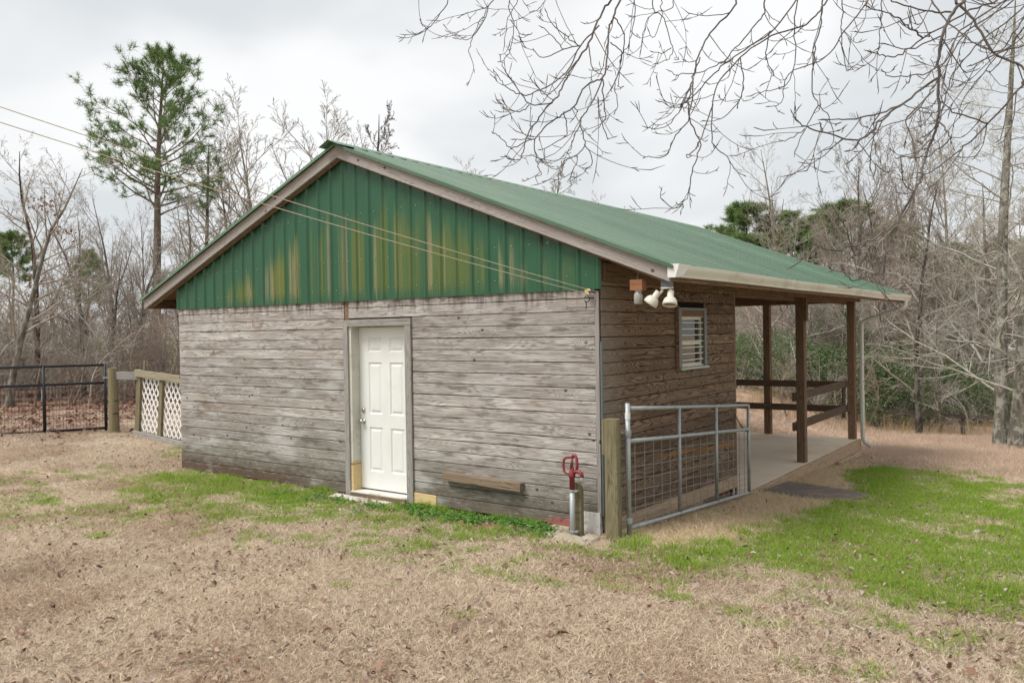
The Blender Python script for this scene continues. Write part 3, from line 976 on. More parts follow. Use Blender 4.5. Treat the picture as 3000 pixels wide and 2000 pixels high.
for sgn, xe in ((1, XR), (-1, XL)):
    zt = 0.006
    n = len(roof.v)
    roof.add([(CX, YF + 0.04, ZAP - .012), (xe - sgn * .01, YF + 0.04, zrake(xe) - .012), (xe - sgn * .01, YB, zrake(xe) - .012), (CX, YB, ZAP - .012),
              (CX, YF + 0.04, ZAP + zt), (xe - sgn * .01, YF + 0.04, zrake(xe) + zt), (xe - sgn * .01, YB, zrake(xe) + zt), (CX, YB, ZAP + zt)],
             [(0, 1, 2, 3), (4, 7, 6, 5), (0, 4, 5, 1), (1, 5, 6, 2), (2, 6, 7, 3)])
roof_o = roof.build('roof', M_SOFFIT, shed)
NP = 12
PWID = (YB + 0.02 - (YF - 0.03)) / NP
RB = PWID / 4
for sgn, xe in ((1, XR + 0.055), (-1, XL - 0.055)):
    V, F = [], []
    pr = []
    for r in range(4):
        y0 = r * RB
        pr += [(y0, 0.0), (y0 + RB - 0.078, 0.0), (y0 + RB - 0.054, 0.027), (y0 + RB - 0.024, 0.027)]
    pr.append((PWID, 0.0))
    nv = Vector((sgn * SL, 0, 1)).normalized()
    A = Vector((CX + sgn * 0.01, 0, ZAP + 0.012))
    B = Vector((xe, 0, ZAP - SL * abs(xe - CX) + 0.012))
    for y, h in pr:
        for base in (A, B):
            p = base + nv * h
            V.append((p.x, y, p.z))
        for base in (A, B):
            p = base + nv * (h - 0.0012)
            V.append((p.x, y, p.z))
    for i in range(len(pr) - 1):
        a, b = 4 * i, 4 * i + 4
        q = [(a, b, b + 1, a + 1), (a + 2, a + 3, b + 3, b + 2), (a + 1, b + 1, b + 3, a + 3)]
        F += q if sgn < 0 else [f[::-1] for f in q]
    me = bpy.data.meshes.new('roof_panel')
    me.from_pydata(V, [], F)
    me.update()
    for i in range(NP):
        link('roof_panel', me, M_ROOF, roof_o, Matrix.Translation((0, YF - 0.03 + i * PWID, 0.0015 * (i % 2))))
# rake edge trim and ridge cap
for sgn, xe in ((1, XR + 0.055), (-1, XL - 0.055)):
    A = Vector((CX, 0, ZAP + 0.0)); B = Vector((xe, 0, ZAP - SL * abs(xe - CX)))
    V = []
    for y in (YF - 0.045, YF - 0.034):
        for base in (A, B):
            V += [(base.x, y, base.z + 0.024), (base.x, y, base.z - 0.012)]
    MB().add(V, [(0, 1, 3, 2), (4, 6, 7, 5), (0, 2, 6, 4), (1, 5, 7, 3), (2, 3, 7, 6)]).build('rake_trim', M_ROOF, roof_o)
cap = MB()
cs = [(-0.17, -0.17 * SL + 0.043), (-0.02, 0.040), (0.0, 0.050), (0.02, 0.040), (0.17, -0.17 * SL + 0.043)]
V = []
for y in (YF - 0.14, YB + 0.06):
    V += [(CX + a, y, ZAP + b) for a, b in cs] + [(CX + a, y, ZAP + b - 0.004) for a, b in cs]
cap.add(V, [(i, i + 1, 11 + i, 10 + i) for i in range(4)] + [(5 + i, 15 + i, 16 + i, 6 + i) for i in range(4)] + [(i, 5 + i, 6 + i, i + 1) for i in range(4)] + [(0, 10, 15, 5), (4, 9, 19, 14)])
cap.build('ridge_cap', M_ROOF, roof_o)

# beams along the eaves, porch beams
plank('eave_beam', (0.035, 0.04, 2.545), (0.035, YB - 0.45, 2.545), 0.19, 0.04, M_BROWN, shed, (1, 0, 0))
plank('porch_beam', (-0.16, ENC + 0.01, 2.50), (-0.16, YB - 0.55, 2.50), 0.20, 0.04, M_BROWN, shed, (1, 0, 0))
plank('porch_beam', (-W, 10.30, 2.525), (0.0, 10.30, 2.525), 0.19, 0.04, M_BROWN, shed, (0, -1, 0))
plank('porch_beam', (-W, 10.46, 2.565), (0.0, 10.46, 2.565), 0.17, 0.04, M_BROWN, shed, (0, 1, 0))
plank('eave_beam', (-W - 0.02, 0.05, 2.545), (-W - 0.02, YB - 0.45, 2.545), 0.19, 0.04, M_BROWN, shed, (-1, 0, 0))
for x, y in ((-0.07, 6.95), (-0.07, 10.36), (-1.80, 10.38), (-3.70, 10.38), (-5.55, 10.38), (-7.30, 10.38), (-7.30, 6.95)):
    plank('porch_post', (x, y, -0.50 if y > 7 else -0.42), (x, y, 2.62 if x > -1 else 2.5), 0.14, 0.14, M_BROWN, shed, (0, -1, 0), 0.006)
plank('post_block', (0.022, 6.95, 2.06), (0.022, 6.95, 2.44), 0.11, 0.038, M_BROWN, shed, (1, 0, 0))
for zc in (0.775, 0.275):
    plank('porch_rail', (-0.165, 6.80, zc - 0.0), (-0.165, 10.30, zc + 0.02), 0.14, 0.042, M_DARKRAIL, shed, (1, 0, 0))
    plank('porch_rail', (-W, 10.275, zc - 0.03), (-0.16, 10.275, zc + 0.0), 0.135, 0.042, M_DARKRAIL, shed, (0, -1, 0))
plank('rail_cleat', (-0.205, 10.225, 0.10), (-0.205, 10.225, 0.86), 0.13, 0.03, M_DARKRAIL, shed, (1, 0, 0))
# porch slab in three pours, timber edge
slab = MB()
for y0, y1 in ((ENC + 0.002, 7.0), (7.012, 10.42)):
    slab.box(-W + 0.02, 0.028, y0, y1, -0.75, -0.332)
slab.box(-W + 0.05, 0.02, 6.9, 7.1, -0.75, -0.345)
slab.build('porch_slab', M_CONC, shed)
plank('slab_edge_board', (0.052, 3.85, -0.446), (0.052, 10.46, -0.446), 0.215, 0.045, M_SKIRT, shed, (1, 0, 0))
plank('slab_edge_board', (0.105, 8.6, -0.635), (0.105, 10.62, -0.64), 0.17, 0.045, M_SKIRT, shed, (1, 0, 0))

# gutter: K-style profile swept along the eave
gp = [(0.0, 0.0), (0.0, -0.085), (0.012, -0.110), (0.060, -0.110), (0.066, -0.088), (0.090, -0.045), (0.096, -0.030), (0.102, 0.0), (0.094, 0.002), (0.088, -0.026), (0.082, -0.045), (0.058, -0.086), (0.052, -0.103), (0.015, -0.103), (0.005, -0.085), (0.005, 0.0)]
V = []
ys = np.linspace(YF - 0.02, 11.0, 10)
for y in ys:
    for a, b in gp:
        V.append((XR + 0.002 + a, y, 2.556 + b + 0.004 * math.sin(y * 1.3)))
n = len(gp)
F = []
for i in range(len(ys) - 1):
    for k in range(n):
        F.append((i * n + k, i * n + (k + 1) % n, (i + 1) * n + (k + 1) % n, (i + 1) * n + k))
gut = MB().add(V, F).build('gutter', M_GUTTER, shed)
for y in (YF - 0.022, 11.0):
    ev = [(XR + 0.002 + a, y, 2.556 + b) for a, b in gp[:8]] + [(XR + 0.002 + a, y + 0.003, 2.556 + b) for a, b in gp[:8]]
    MB().add(ev, [tuple(range(8)), tuple(range(15, 7, -1))] + [(k, k + 8, (k + 1) % 8 + 8, (k + 1) % 8) for k in range(8)]).build('gutter_end', M_GUTTER, gut)
# split sleeve over the near end of the gutter
MB().add([(XR - 0.004, YF - 0.026, 2.568), (XR + 0.112, YF - 0.026, 2.562), (XR + 0.074, YF - 0.026, 2.438), (XR - 0.004, YF - 0.026, 2.440),
          (XR + 0.113, YF + 0.21, 2.563), (XR + 0.080, YF + 0.13, 2.450), (XR + 0.105, YF + 0.19, 2.53), (XR + 0.095, YF + 0.15, 2.49)],
         [(0, 1, 2, 3), (1, 4, 6, 7, 5, 2)]).build('gutter_sleeve', M_TAPE, gut)
ds = MB()
pts = [(0.89, 10.62, 2.45), (0.89, 10.62, 2.36), (0.865, 10.60, 2.32), (0.80, 10.585, 2.285), (0.20, 10.48, 2.085), (0.135, 10.465, 2.05), (0.10, 10.46, 1.99), (0.10, 10.46, 0.9),
       (0.105, 10.46, -0.25), (0.12, 10.455, -0.34), (0.17, 10.43, -0.42), (0.30, 10.38, -0.475)]
ds.tube(pts, 0.043, 8)
ds.build('downspout', M_GUTTER, shed)

# door: six raised panels on the leaf
DX0, DX1, DY = -3.575, -2.655, 0.12
door = None
mb = MB()
cols = [(-3.415, -3.185), (-3.045, -2.815)]
rows = [(0.235, 0.79), (0.955, 1.605), (1.735, 1.91)]
xs = sorted({DX0, DX1, *[c for p in cols for c in p]})
zs = sorted({0.012, 2.045, *[c for p in rows for c in p]})
for i in range(len(xs) - 1):
    for j in range(len(zs) - 1):
        if (xs[i], xs[i + 1]) in cols and (zs[j], zs[j + 1]) in rows:
            continue
        mb.add([(xs[i], DY, zs[j]), (xs[i + 1], DY, zs[j]), (xs[i + 1], DY, zs[j + 1]), (xs[i], DY, zs[j + 1])], [(0, 1, 2, 3)])
mb.add([(x, y, z) for x in (DX0, DX1) for y in (DY, DY + 0.045) for z in (0.012, 2.045)], [(4, 6, 7, 5), (0, 1, 3, 2), (0, 2, 6, 4), (1, 5, 7, 3), (2, 3, 7, 6)])
door = mb.build('door', M_DOOR, shed)
for (xa, xb) in cols:
    for (za, zb) in rows:
        V, F = [], []
        for ins, dp in ((0, 0), (0.006, 0.006), (0.016, 0.014), (0.022, 0.014), (0.05, 0.003)):
            V += [(xa + ins, DY + dp, za + ins), (xb - ins, DY + dp, za + ins), (xb - ins, DY + dp, zb - ins), (xa + ins, DY + dp, zb - ins)]
        for r in range(4):
            for k in range(4):
                F.append((4 * r + k, 4 * r + (k + 1) % 4, 4 * r + 4 + (k + 1) % 4, 4 * r + 4 + k))
        F.append((16, 17, 18, 19))
        MB().add(V, F).build('raised_panel', M_DOOR, door)
RX = Matrix.Rotation(PI / 2, 3, 'X')      # lathe axis towards -Y
MB().lathe([(0.033, -0.001), (0.033, 0.006), (0.026, 0.012), (0.024, 0.02), (0.010, 0.021)], (-3.512, DY, 1.0), 20, RX).build('deadbolt', M_NICKEL, door, True)
MB().lathe([(0.033, -0.001), (0.032, 0.007), (0.014, 0.012), (0.012, 0.03), (0.024, 0.038), (0.029, 0.050), (0.026, 0.062), (0.012, 0.067)], (-3.512, DY, 0.857), 20, RX).build('knob', M_NICKEL, door, True)
fr = MB()
fr.box(-3.617, -3.576, -0.016, 0.17, 0.36, 2.10)
fr.box(-2.654, -2.625, -0.016, 0.17, -0.02, 2.10)
fr.box(-3.576, -2.654, -0.016, 0.17, 2.052, 2.10)
fr.box(-3.576, -3.560, DY + 0.047, 0.17, 0.0, 2.05)
frame = fr.build('door_frame', M_JAMB, shed)
MB().box(-3.617, -3.576, -0.018, 0.168, -0.03, 0.358).build('jamb_patch', M_NEWPINE, frame)
plank('casing', (-3.659, -0.026, -0.09), (-3.659, -0.026, 2.142), 0.084, 0.030, M_CASING, frame)
plank('casing', (-2.590, -0.026, -0.08), (-2.590, -0.026, 2.055), 0.10, 0.030, M_CASING, frame)
plank('casing', (-3.615, -0.028, 2.10), (-2.535, -0.028, 2.10), 0.086, 0.034, M_CASING, frame)
MB().box(-3.60, -2.63, -0.05, 0.16, -0.045, -0.008).build('threshold', M_SILL, frame)
MB().box(-3.58, -2.64, -0.075, -0.052, -0.062, -0.020).build('rotten_edge', M_TIMBER, frame)
MB().add([(-3.80, -0.10, -0.052), (-2.80, -0.13, -0.05), (-2.84, -0.30, -0.058), (-3.78, -0.24, -0.058), (-3.80, -0.10, -0.09), (-2.80, -0.13, -0.09), (-2.84, -0.30, -0.09), (-3.78, -0.24, -0.09)],
         [(0, 3, 2, 1), (0, 4, 7, 3), (3, 7, 6, 2), (2, 6, 5, 1), (0, 1, 5, 4)]).build('step_board', M_SILL, frame)
# timber block fixed low on the gable
plank('timber_block', (-2.02, -0.058, 0.327), (-0.94, -0.058, 0.300), 0.092, 0.085, M_TIMBER, shed, (0, -1, 0), 0.004)

# window in the side wall
win = MB()
y0, y1, z0, z1 = 1.775, 2.60, 1.475, 2.215
win.box(0.0, 0.058, y0, y0 + 0.075, z0 + 0.03, z1)
win.box(0.0, 0.058, y1 - 0.075, y1, z0 + 0.03, z1)
win.box(0.0, 0.06, y0 + 0.075, y1 - 0.075, z1 - 0.03, z1)
window = win.build('window', M_TRIM, shed)
MB().box(0.0, 0.085, y0, y1, z0, z0 + 0.028).build('window_sill', M_TRIML, window)
MB().box(0.02, 0.062, y0 - 0.02, y0 - 0.001, z0 - 0.02, z1 + 0.02).build('window_side_trim', M_BROWN, window)
MB().box(0.002, 0.05, y0 + .075, y1 - .075, z1 - 0.105, z1 - 0.031).build('window_head', M_BROWN, window)
ya, yb, za, zb = y0 + 0.077, y1 - 0.077, z0 + 0.03, z1 - 0.107
zm = (za + zb) / 2 - 0.01
fr = MB()
fr.box(-0.03, 0.015, ya, ya + 0.035, za, zb)
fr.box(-0.03, 0.015, yb - 0.035, yb, za, zb)
fr.box(-0.03, 0.015, ya + .035, yb - .035, zb - 0.035, zb)
fr.box(-0.03, 0.016, ya + .035, yb - .035, za, za + 0.04)
fr.box(-0.03, 0.018, ya + .035, yb - .035, zm - 0.025, zm + 0.025)
fr.build('window_frame', M_CREAM, window)
for (a, b) in ((zm + 0.025, zb - 0.035), (za + 0.04, zm - 0.025)):
    MB().box(-0.012, -0.008, ya + .035, yb - .035, a, b).build('pane', M_PANE, window)
MB().box(-0.045, -0.042, ya, yb, zm + 0.02, zb).build('blind', simple('blind_grey', (0.33, 0.37, 0.34), 0.8), window)
for i in range(9):
    zz = z1 - 0.105 - i * 0.0745
    MB().box(0.022, 0.040, ya + 0.001, yb + 0.0, zz - 0.0065, zz + 0.0065).build('security_bar', M_CREAM, window)
# corner pier and small fittings on the shed
MB().add([(-0.232, -0.055, -0.16), (0.012, -0.06, -0.16), (-0.004, -0.035, 0.128), (-0.230, -0.03, 0.122), (-0.232, 0.0, -0.16), (0.012, 0.0, -0.16), (-0.004, 0.0, 0.13), (-0.230, 0.0, 0.122)],
         [(0, 1, 2, 3), (1, 5, 6, 2), (0, 3, 7, 4), (3, 2, 6, 7)]).build('corner_pier', M_WHITEC, shed)
for z in (1.835, 1.434):
    MB().tube([(-0.142, 6.90, z + 0.02), (-0.165, 6.88, z + 0.005), (-0.185, 6.87, z - 0.01), (-0.19, 6.87, z + 0.012)], 0.006, 6).build('hook', M_IRON, shed)
MB().tube([(-5.543, -0.010, 2.19), (-5.545, -0.03, 2.19), (-5.537, -0.032, 2.09), (-5.373, -0.032, 2.092), (-5.362, -0.03, 2.143), (-5.315, -0.026, 2.148)], 0.004, 6).build('wire_hook', M_PINK, shed)

# ------------------------------------------------------------------ galvanised gate against the side wall
gate = empty('pipe_gate', (0.296, 0.017, -0.10), 0, 'galvanised pipe and wire mesh gate leaning open along the brown side wall', 'gate')
GA0, GB0 = Vector((0.296, 0.017, 0)), Vector((0.187, 3.672, 0))


def gp_(t, h):
    """point of the gate: t along, h height above its sagging bottom"""
    b = GA0 + (GB0 - GA0) * t
    return Vector((b.x, b.y, -0.035 - 0.275 * t + h)) - Vector((0.296, 0.017, -0.10))


R_ = 0.0215
HT = 1.245
TS = [0.0, 0.349, 0.665, 1.0]
for nm, h in (('top_rail', HT - R_), ('middle_rail', 0.90), ('bottom_rail', R_ + 0.02)):
    MB().tube([gp_(0.0 + 0.006, h), gp_(1.0, h)], R_, 12).build(nm, M_GALV, gate, True)
for i, t in enumerate(TS):
    top = HT + 0.03 if i == 0 else HT - R_
    MB().tube([gp_(t, -0.02 if i == 0 else 0.02), gp_(t, top)], R_ * (1.12 if i == 0 else 1.0), 12).build('upright', M_GALV, gate, True)
wm = MB()
for t in [0.04, 0.102, 0.161, 0.218, 0.278, 0.40, 0.458, 0.519, 0.58, 0.64, 0.725, 0.78, 0.832, 0.895, 0.95]:
    wm.tube([gp_(t, 0.03), gp_(t + 0.002, 0.9)], 0.0035, 5)
for h in (0.10, 0.165, 0.235, 0.315, 0.405, 0.52, 0.645, 0.775):
    wm.tube([gp_(0.0, h), gp_(0.17, h - 0.006), gp_(0.35, h), gp_(0.5, h + 0.004), gp_(0.665, h), gp_(0.83, h - 0.003), gp_(1.0, h)], 0.0035, 5)
wm.build('wire_mesh', M_WIRE, gate)['kind'] = 'stuff'
for h in (0.98, 0.12):
    mb = MB()
    p = gp_(0.0, h)
    mb.lathe([(0.034, -0.03), (0.036, 0.0), (0.034, 0.03)], p, 12)
    mb.tube([p + Vector((-0.02, -0.02, 0)), p + Vector((-0.085, -0.105, 0.025))], 0.009, 8)
    mb.build('hinge', M_GALV, gate)
pt = gp_(0.0, 1.15)
MB().lathe([(0.0268, -0.032), (0.0268, 0.032)], pt, 14).build('paper_tag', M_TAPE, gate)
gpost = empty('gate_post', (0.205, -0.13, -0.12), 0, 'square greenish treated wood post holding the galvanised gate', 'post')
plank('post_shaft', (0, 0, -0.05), (0.0, 0.0, 1.215), 0.138, 0.138, M_POSTW, gpost, (0.3, -1, 0), 0.016)
plank('spacer_slat', (-0.105, 0.02, 0.86), (-0.105, 0.02, 1.205), 0.03, 0.05, M_POSTW, gpost, (0, -1, 0))
plank('spacer_slat', (-0.082, 0.055, 0.88), (-0.082, 0.055, 1.195), 0.03, 0.04, M_CASING, gpost, (0, -1, 0))
# chain from the gate to the wall
chain = empty('chain', (0.03, 3.60, 0.80), 0, 'short rusty chain tying the galvanised gate to the shed corner', 'chain')
lk = MB()
NL = 10
ring = [(0.016 * math.cos(a) * 1.0 + (0.006 if math.cos(a) > 0 else -0.006), 0.010 * math.sin(a), 0) for a in np.linspace(0, 2 * PI, NL, endpoint=False)]
ringp = [Vector(p) for p in ring] + [Vector(ring[0])]
lk.tube(ringp, 0.0032, 5, caps=False)
lkm = lk.mesh('link')
lkm.materials.append(M_RUST)
ca, cb = Vector((0.0, 0.0, 0.0)), Vector((0.157, 0.06, -0.235))
path = []
for i in range(13):
    t = (i + 0.5) / 13
    path.append(ca.lerp(cb, t) + Vector((0, 0, -0.09 * 4 * t * (1 - t) * 0.6)))
for i in range(13):
    d = (path[min(i + 1, 12)] - path[max(i - 1, 0)]).normalized()
    q = d.to_track_quat('X', 'Z').to_matrix().to_4x4() @ Matrix.Rotation((i % 2) * PI / 2 + 0.4, 4, 'X')
    q.translation = path[i]
    link('chain_link', lkm, M_RUST, chain, q)

# ------------------------------------------------------------------ yard hydrant
hyd = empty('yard_hydrant', (-0.165, -0.30, -0.09), 0, 'dark red frost-free yard hydrant on a grey pipe by the shed corner', 'hydrant')
MB().tube([(0, 0, -0.05), (0.004, 0, 0.485)], 0.0265, 14).build('pipe', M_PIPE, hyd, True)
for z in (0.475, 0.075):
    m_ = MB()
    m_.lathe([(0.031, -0.010), (0.033, 0.0), (0.031, 0.010)], (0.003, 0, z), 14)
    m_.box(0.02, 0.062, -0.012, 0.03, z - 0.008, z + 0.008)
    m_.build('clamp', M_GALV, hyd)
MB().lathe([(0.026, 0.485), (0.026, 0.60), (0.034, 0.605), (0.035, 0.63), (0.033, 0.655), (0.026, 0.665), (0.022, 0.70), (0.014, 0.712), (0.013, 0.76)], (0.004, 0, 0), 16).build('head', M_RED, hyd, True)
MB().tube([(0.012, 0, 0.645), (0.05, 0, 0.672), (0.088, -0.004, 0.668), (0.118, -0.006, 0.65), (0.124, -0.006, 0.615)], [0.024, 0.021, 0.02, 0.02, 0.02], 12).build('spout', M_RED, hyd, True)
MB().lathe([(0.021, 0.595), (0.021, 0.618)], (0.124, -0.006, 0), 12).build('spout_thread', M_PIPE, hyd)
MB().tube([(0.06, 0.0, 0.67), (0.066, 0, 0.74), (0.062, 0, 0.80), (0.042, 0, 0.828), (0.018, 0, 0.826), (0.008, 0, 0.80)], 0.0145, 10).build('yoke', M_RED, hyd, True)
MB().tube([(0.018, -0.012, 0.795), (0.005, -0.014, 0.74), (0.004, -0.012, 0.69)], 0.012, 8).build('linkage', M_RED, hyd, True)
MB().tube([(0.028, 0, 0.81), (-0.02, 0, 0.803), (-0.062, 0, 0.797), (-0.088, 0, 0.775), (-0.094, 0, 0.72), (-0.088, 0, 0.665), (-0.066, 0, 0.64), (-0.030, 0, 0.632)], [0.013, 0.013, 0.0125, 0.012, 0.012, 0.0115, 0.011, 0.009], 9).build('handle', M_RED, hyd, True)
hp = empty('hydrant_post', (-0.155, -0.215, -0.12), 0, 'short greenish wood stake with rounded top behind the red hydrant', 'post')
sec = [(-0.06, 0), (0.055, 0), (0.055, 0.50), (0.045, 0.53), (0.025, 0.555), (0.0, 0.572), (-0.06, 0.575)]
V = [(a, y, b) for y in (-0.025, 0.03) for a, b in sec]
n = len(sec)
MB().add(V, [tuple(range(n)), tuple(range(2 * n - 1, n - 1, -1))] + [(i, i + n, (i + 1) % n + n, (i + 1) % n) for i in range(n)]).build('stake', M_POSTW, hp)


def flat_stone(name, pts, z0, z1, mat, label, cat):
    c = np.mean(np.array(pts), 0)
    P = [(p[0] - c[0], p[1] - c[1]) for p in pts]
    n = len(P)
    V = [(a, b, z0) for a, b in P] + [(a, b, z1 - 0.012) for a, b in P] + [(a * 0.95, b * 0.95, z1 + random.uniform(-.004, .004)) for a, b in P]
    F = [(i, (i + 1) % n, n + (i + 1) % n, n + i) for i in range(n)] + [(n + i, n + (i + 1) % n, 2 * n + (i + 1) % n, 2 * n + i) for i in range(n)] + [tuple(range(2 * n, 3 * n))]
    o = MB().add(V, F).build(name, mat)
    o.location = (c[0], c[1], 0)
    return tag(o, label, cat)


flat_stone('stone_slab', [(-0.45, -0.40), (-0.2, -0.47), (0.10, -0.57), (0.15, -0.47), (0.11, -0.24), (-0.03, -0.20), (-0.04, -0.33), (-0.23, -0.27), (-0.38, -0.24)], -0.12, -0.045, M_STONE,
           'flat tan stone slab lying at the foot of the red hydrant', 'stone')
flat_stone('stone_slab', [(-0.52, -0.17), (-0.50, -0.06), (-0.33, -0.07), (-0.28, -0.18), (-0.40, -0.22)], -0.12, -0.03, M_STONE, 'small tan stone between the scalloped red edging and the hydrant', 'stone')
for i, (xa, xb, zt) in enumerate(((-0.64, -0.535, 0.0), (-0.532, -0.30, 0.026))):
    prof_ = [(xa, -0.13), (xb, -0.13)]
    ns = 1 if i == 0 else 2
    wv = (xb - xa) / ns
    for s_ in range(ns - 1, -1, -1):
        for a in np.linspace(0.12, PI - 0.12, 9):
            prof_.append((xa + wv * (s_ + 0.5) + wv * 0.5 * math.cos(a), zt - 0.035 + 0.05 * math.sin(a)))
    n = len(prof_)
    cx_ = (xa + xb) / 2
    V = [(a - cx_, y, b) for y in (-0.028, 0.028) for a, b in prof_]
    o = MB().add(V, [tuple(range(n)), tuple(range(2 * n - 1, n - 1, -1))] + [(k, k + n, (k + 1) % n + n, (k + 1) % n) for k in range(n)]).build('edging_brick', M_PAVER)
    o.location = (cx_, -0.065 - 0.02 * i, 0)
    tag(o, ('small red scalloped edging brick, left of the pair at the wall' if i == 0 else 'wide red scalloped edging brick directly left of the hydrant'), 'edging brick', 'red scalloped edging bricks')

# ------------------------------------------------------------------ rubber mat
nx_, ny_ = 64, 16
a, b, c_, d_ = [np.array(p) for p in ((0.14, 4.35), (0.10, 5.70), (1.40, 5.15), (1.30, 4.02))]
V = []
for i in range(nx_ + 1):
    for j in range(ny_ + 1):
        u, v = i / nx_, j / ny_
        p = (a * (1 - v) + b * v) * (1 - u) + (d_ * (1 - v) + c_ * v) * u
        V.append((p[0], p[1], 0))
V = np.array(V)
edge = np.array([min(i / nx_, 1 - i / nx_, j / ny_ * 1.3, (1 - j / ny_) * 1.3) for i in range(nx_ + 1) for j in range(ny_ + 1)])
rid = np.array([(i % 2) * 0.007 for i in range(nx_ + 1) for j in range(ny_ + 1)])
V[:, 2] = gz0(V[:, 0], V[:, 1]) + 0.028 + rid + (vnoise(V[:, 0] * 2, V[:, 1] * 2, 3, 2) - 0.5) * 0.02 - 0.03 * (edge < 0.001)
ix = np.arange((nx_ + 1) * (ny_ + 1)).reshape(nx_ + 1, ny_ + 1)
q = np.stack([ix[:-1, :-1], ix[1:, :-1], ix[1:, 1:], ix[:-1, 1:]], -1).reshape(-1, 4)
tag(link('rubber_mat', arr_mesh('rubber_mat', V, q), M_RUBBER), 'dark ribbed rubber mat lying on the ground beside the porch slab', 'mat')


def lump(name, loc, r, h, mat, seed, squash=1.0, nu=18, nv=9):
    V, F = [], []
    rr = np.random.default_rng(seed)
    ph = rr.uniform(0, 6, 6)
    for j in range(nv + 1):
        th = PI / 2 * j / nv
        for i in range(nu):
            an = 2 * PI * i / nu
            k = 1 + 0.16 * math.sin(3 * an + ph[0]) + 0.10 * math.sin(5 * an + ph[1] + 3 * th) + 0.07 * math.sin(9 * an + ph[2] + 5 * th) + rr.normal(0, 0.025)
            V.append((r * math.cos(th) * math.cos(an) * k, r * squash * math.cos(th) * math.sin(an) * k, h * math.sin(th) * (0.9 + 0.12 * math.sin(4 * an + ph[3])) - 0.02))
    for j in range(nv):
        for i in range(nu):
            F.append((j * nu + i, j * nu + (i + 1) % nu, (j + 1) * nu + (i + 1) % nu, (j + 1) * nu + i))
    o = MB().add(V, F).build(name, mat, None, True)
    o.location = loc
    return o


tag(lump('dirt_mound', (-1.17, -0.47, float(gz(-1.17, -0.47))), 0.20, 0.05, M_DIRT, 4), 'low mound of bare red clay in the grass before the timber block', 'dirt mound')
tag(lump('rock', (2.98, 2.87, float(gz(2.98, 2.87))), 0.085, 0.06, M_ROCK, 9, 0.8), 'small pale rock lying in the green grass at right', 'rock')

# ------------------------------------------------------------------ lamp and jar lantern under the eave
jl = empty('jar_lantern', (0.472, -0.065, 2.208), 0, 'mason jar hanging below a reddish wood block under the eave', 'lantern')
MB().box(-0.065, 0.065, -0.045, 0.045, 0.132, 0.235).build('wood_block', M_CEDAR, jl)
MB().lathe([(0.036, 0.0), (0.041, 0.006), (0.042, 0.085), (0.037, 0.103), (0.031, 0.110), (0.031, 0.131), (0.028, 0.131), (0.028, 0.110), (0.034, 0.10), (0.039, 0.083), (0.038, 0.008), (0.034, 0.004)], (0, 0, 0), 20).build('jar', M_JAR, jl, True)
MB().lathe([(0.034, 0.114), (0.034, 0.1315)], (0, 0, 0), 20).build('jar_lid', M_GALV, jl)
MB().tube([(0, 0, 0.235), (-0.012, 0, 0.255), (0.004, 0, 0.275), (0.0, 0, 0.30), (0.0, 0.0, 0.36)], 0.0025, 6).build('hanger_wire', M_WIRE, jl)

fl = empty('floodlight', (0.772, -0.06, 2.40), 0, 'twin cream floodlight with two bell lamp heads under the eave corner', 'floodlight')
MB().box(-0.045, 0.045, -0.04, 0.04, -0.045, 0.02).build('junction_box', M_GREYBOX, fl)
MB().lathe([(0.062, -0.056), (0.06, -0.046)], (0.0, 0, 0), 20).build('cover_plate', M_CREAM, fl)


def bell(joint, sock, centre, axis):
    ax = Vector(axis).normalized()
    q = ax.to_track_quat('-Z', 'Y').to_matrix()
    mb = MB()
    mb.tube([joint, sock], 0.013, 10)
    s0 = Vector(centre) - ax * 0.125
    mb.lathe([(0.024, 0.135), (0.031, 0.132), (0.031, 0.07), (0.034, 0.066)], centre, 16, q)
    o = mb.build('lamp_socket', M_CREAM, fl, True)
    b = MB().lathe([(0.034, 0.068), (0.048, 0.06), (0.062, 0.038), (0.069, 0.01), (0.070, -0.01), (0.067, -0.01), (0.064, 0.012), (0.055, 0.038), (0.035, 0.055), (0.005, 0.058)], centre, 24, q)
    b.build('lamp_shade', M_CREAM, fl, True)
    MB().lathe([(0.005, 0.052), (0.033, 0.050), (0.053, 0.030), (0.0605, 0.008), (0.05, 0.004), (0.005, 0.0)], centre, 20, q).build('lamp_bulb', M_LAMPIN, fl, True)


bell((-0.035, -0.01, -0.055), (-0.06, -0.012, -0.10), (-0.165, -0.015, -0.185), (-0.55, -0.12, -0.75))
bell((0.035, -0.01, -0.055), (0.045, -0.015, -0.105), (0.045, -0.04, -0.205), (0.05, -0.30, -1.0))

# ------------------------------------------------------------------ clothesline
PUL = Vector((-0.085, -0.07, 2.352))
E1, E2 = Vector(cam_at(-250, 228, 6.3)), Vector(cam_at(-250, 277, 6.3))
POLE = (E1 + E2) / 2 + Vector((-0.04, -0.03, 0))
cl_ = empty('clothesline', (PUL.x, PUL.y, PUL.z), 0, 'two tan wires sagging across the green gable from a yellow pulley', 'clothesline')
for e, dz, sg in ((E1, 0.022, 0.05), (E2, -0.022, 0.055)):
    s0 = Vector((0, -0.01, dz))
    e0 = e - PUL
    mb = MB()
    mb.tube([s0.lerp(e0, t) + Vector((0, 0, -sg * 4 * t * (1 - t))) for t in np.linspace(0, 1, 25)], 0.0038, 6)
    mb.build('line', M_ROPE, cl_)
MB().lathe([(0.008, -0.014), (0.030, -0.014), (0.022, -0.004), (0.022, 0.004), (0.030, 0.014), (0.008, 0.014)], (0, 0, 0), 16, Matrix.Rotation(PI / 2, 3, 'X')).build('pulley', M_YEL, cl_)
MB().tube([(0, 0.03, 0), (0.02, -0.02, 0.0), (0.05, 0.0, -0.01), (0.055, 0.06, -0.01)], 0.007, 8).build('eye_bolt', M_IRON, cl_)
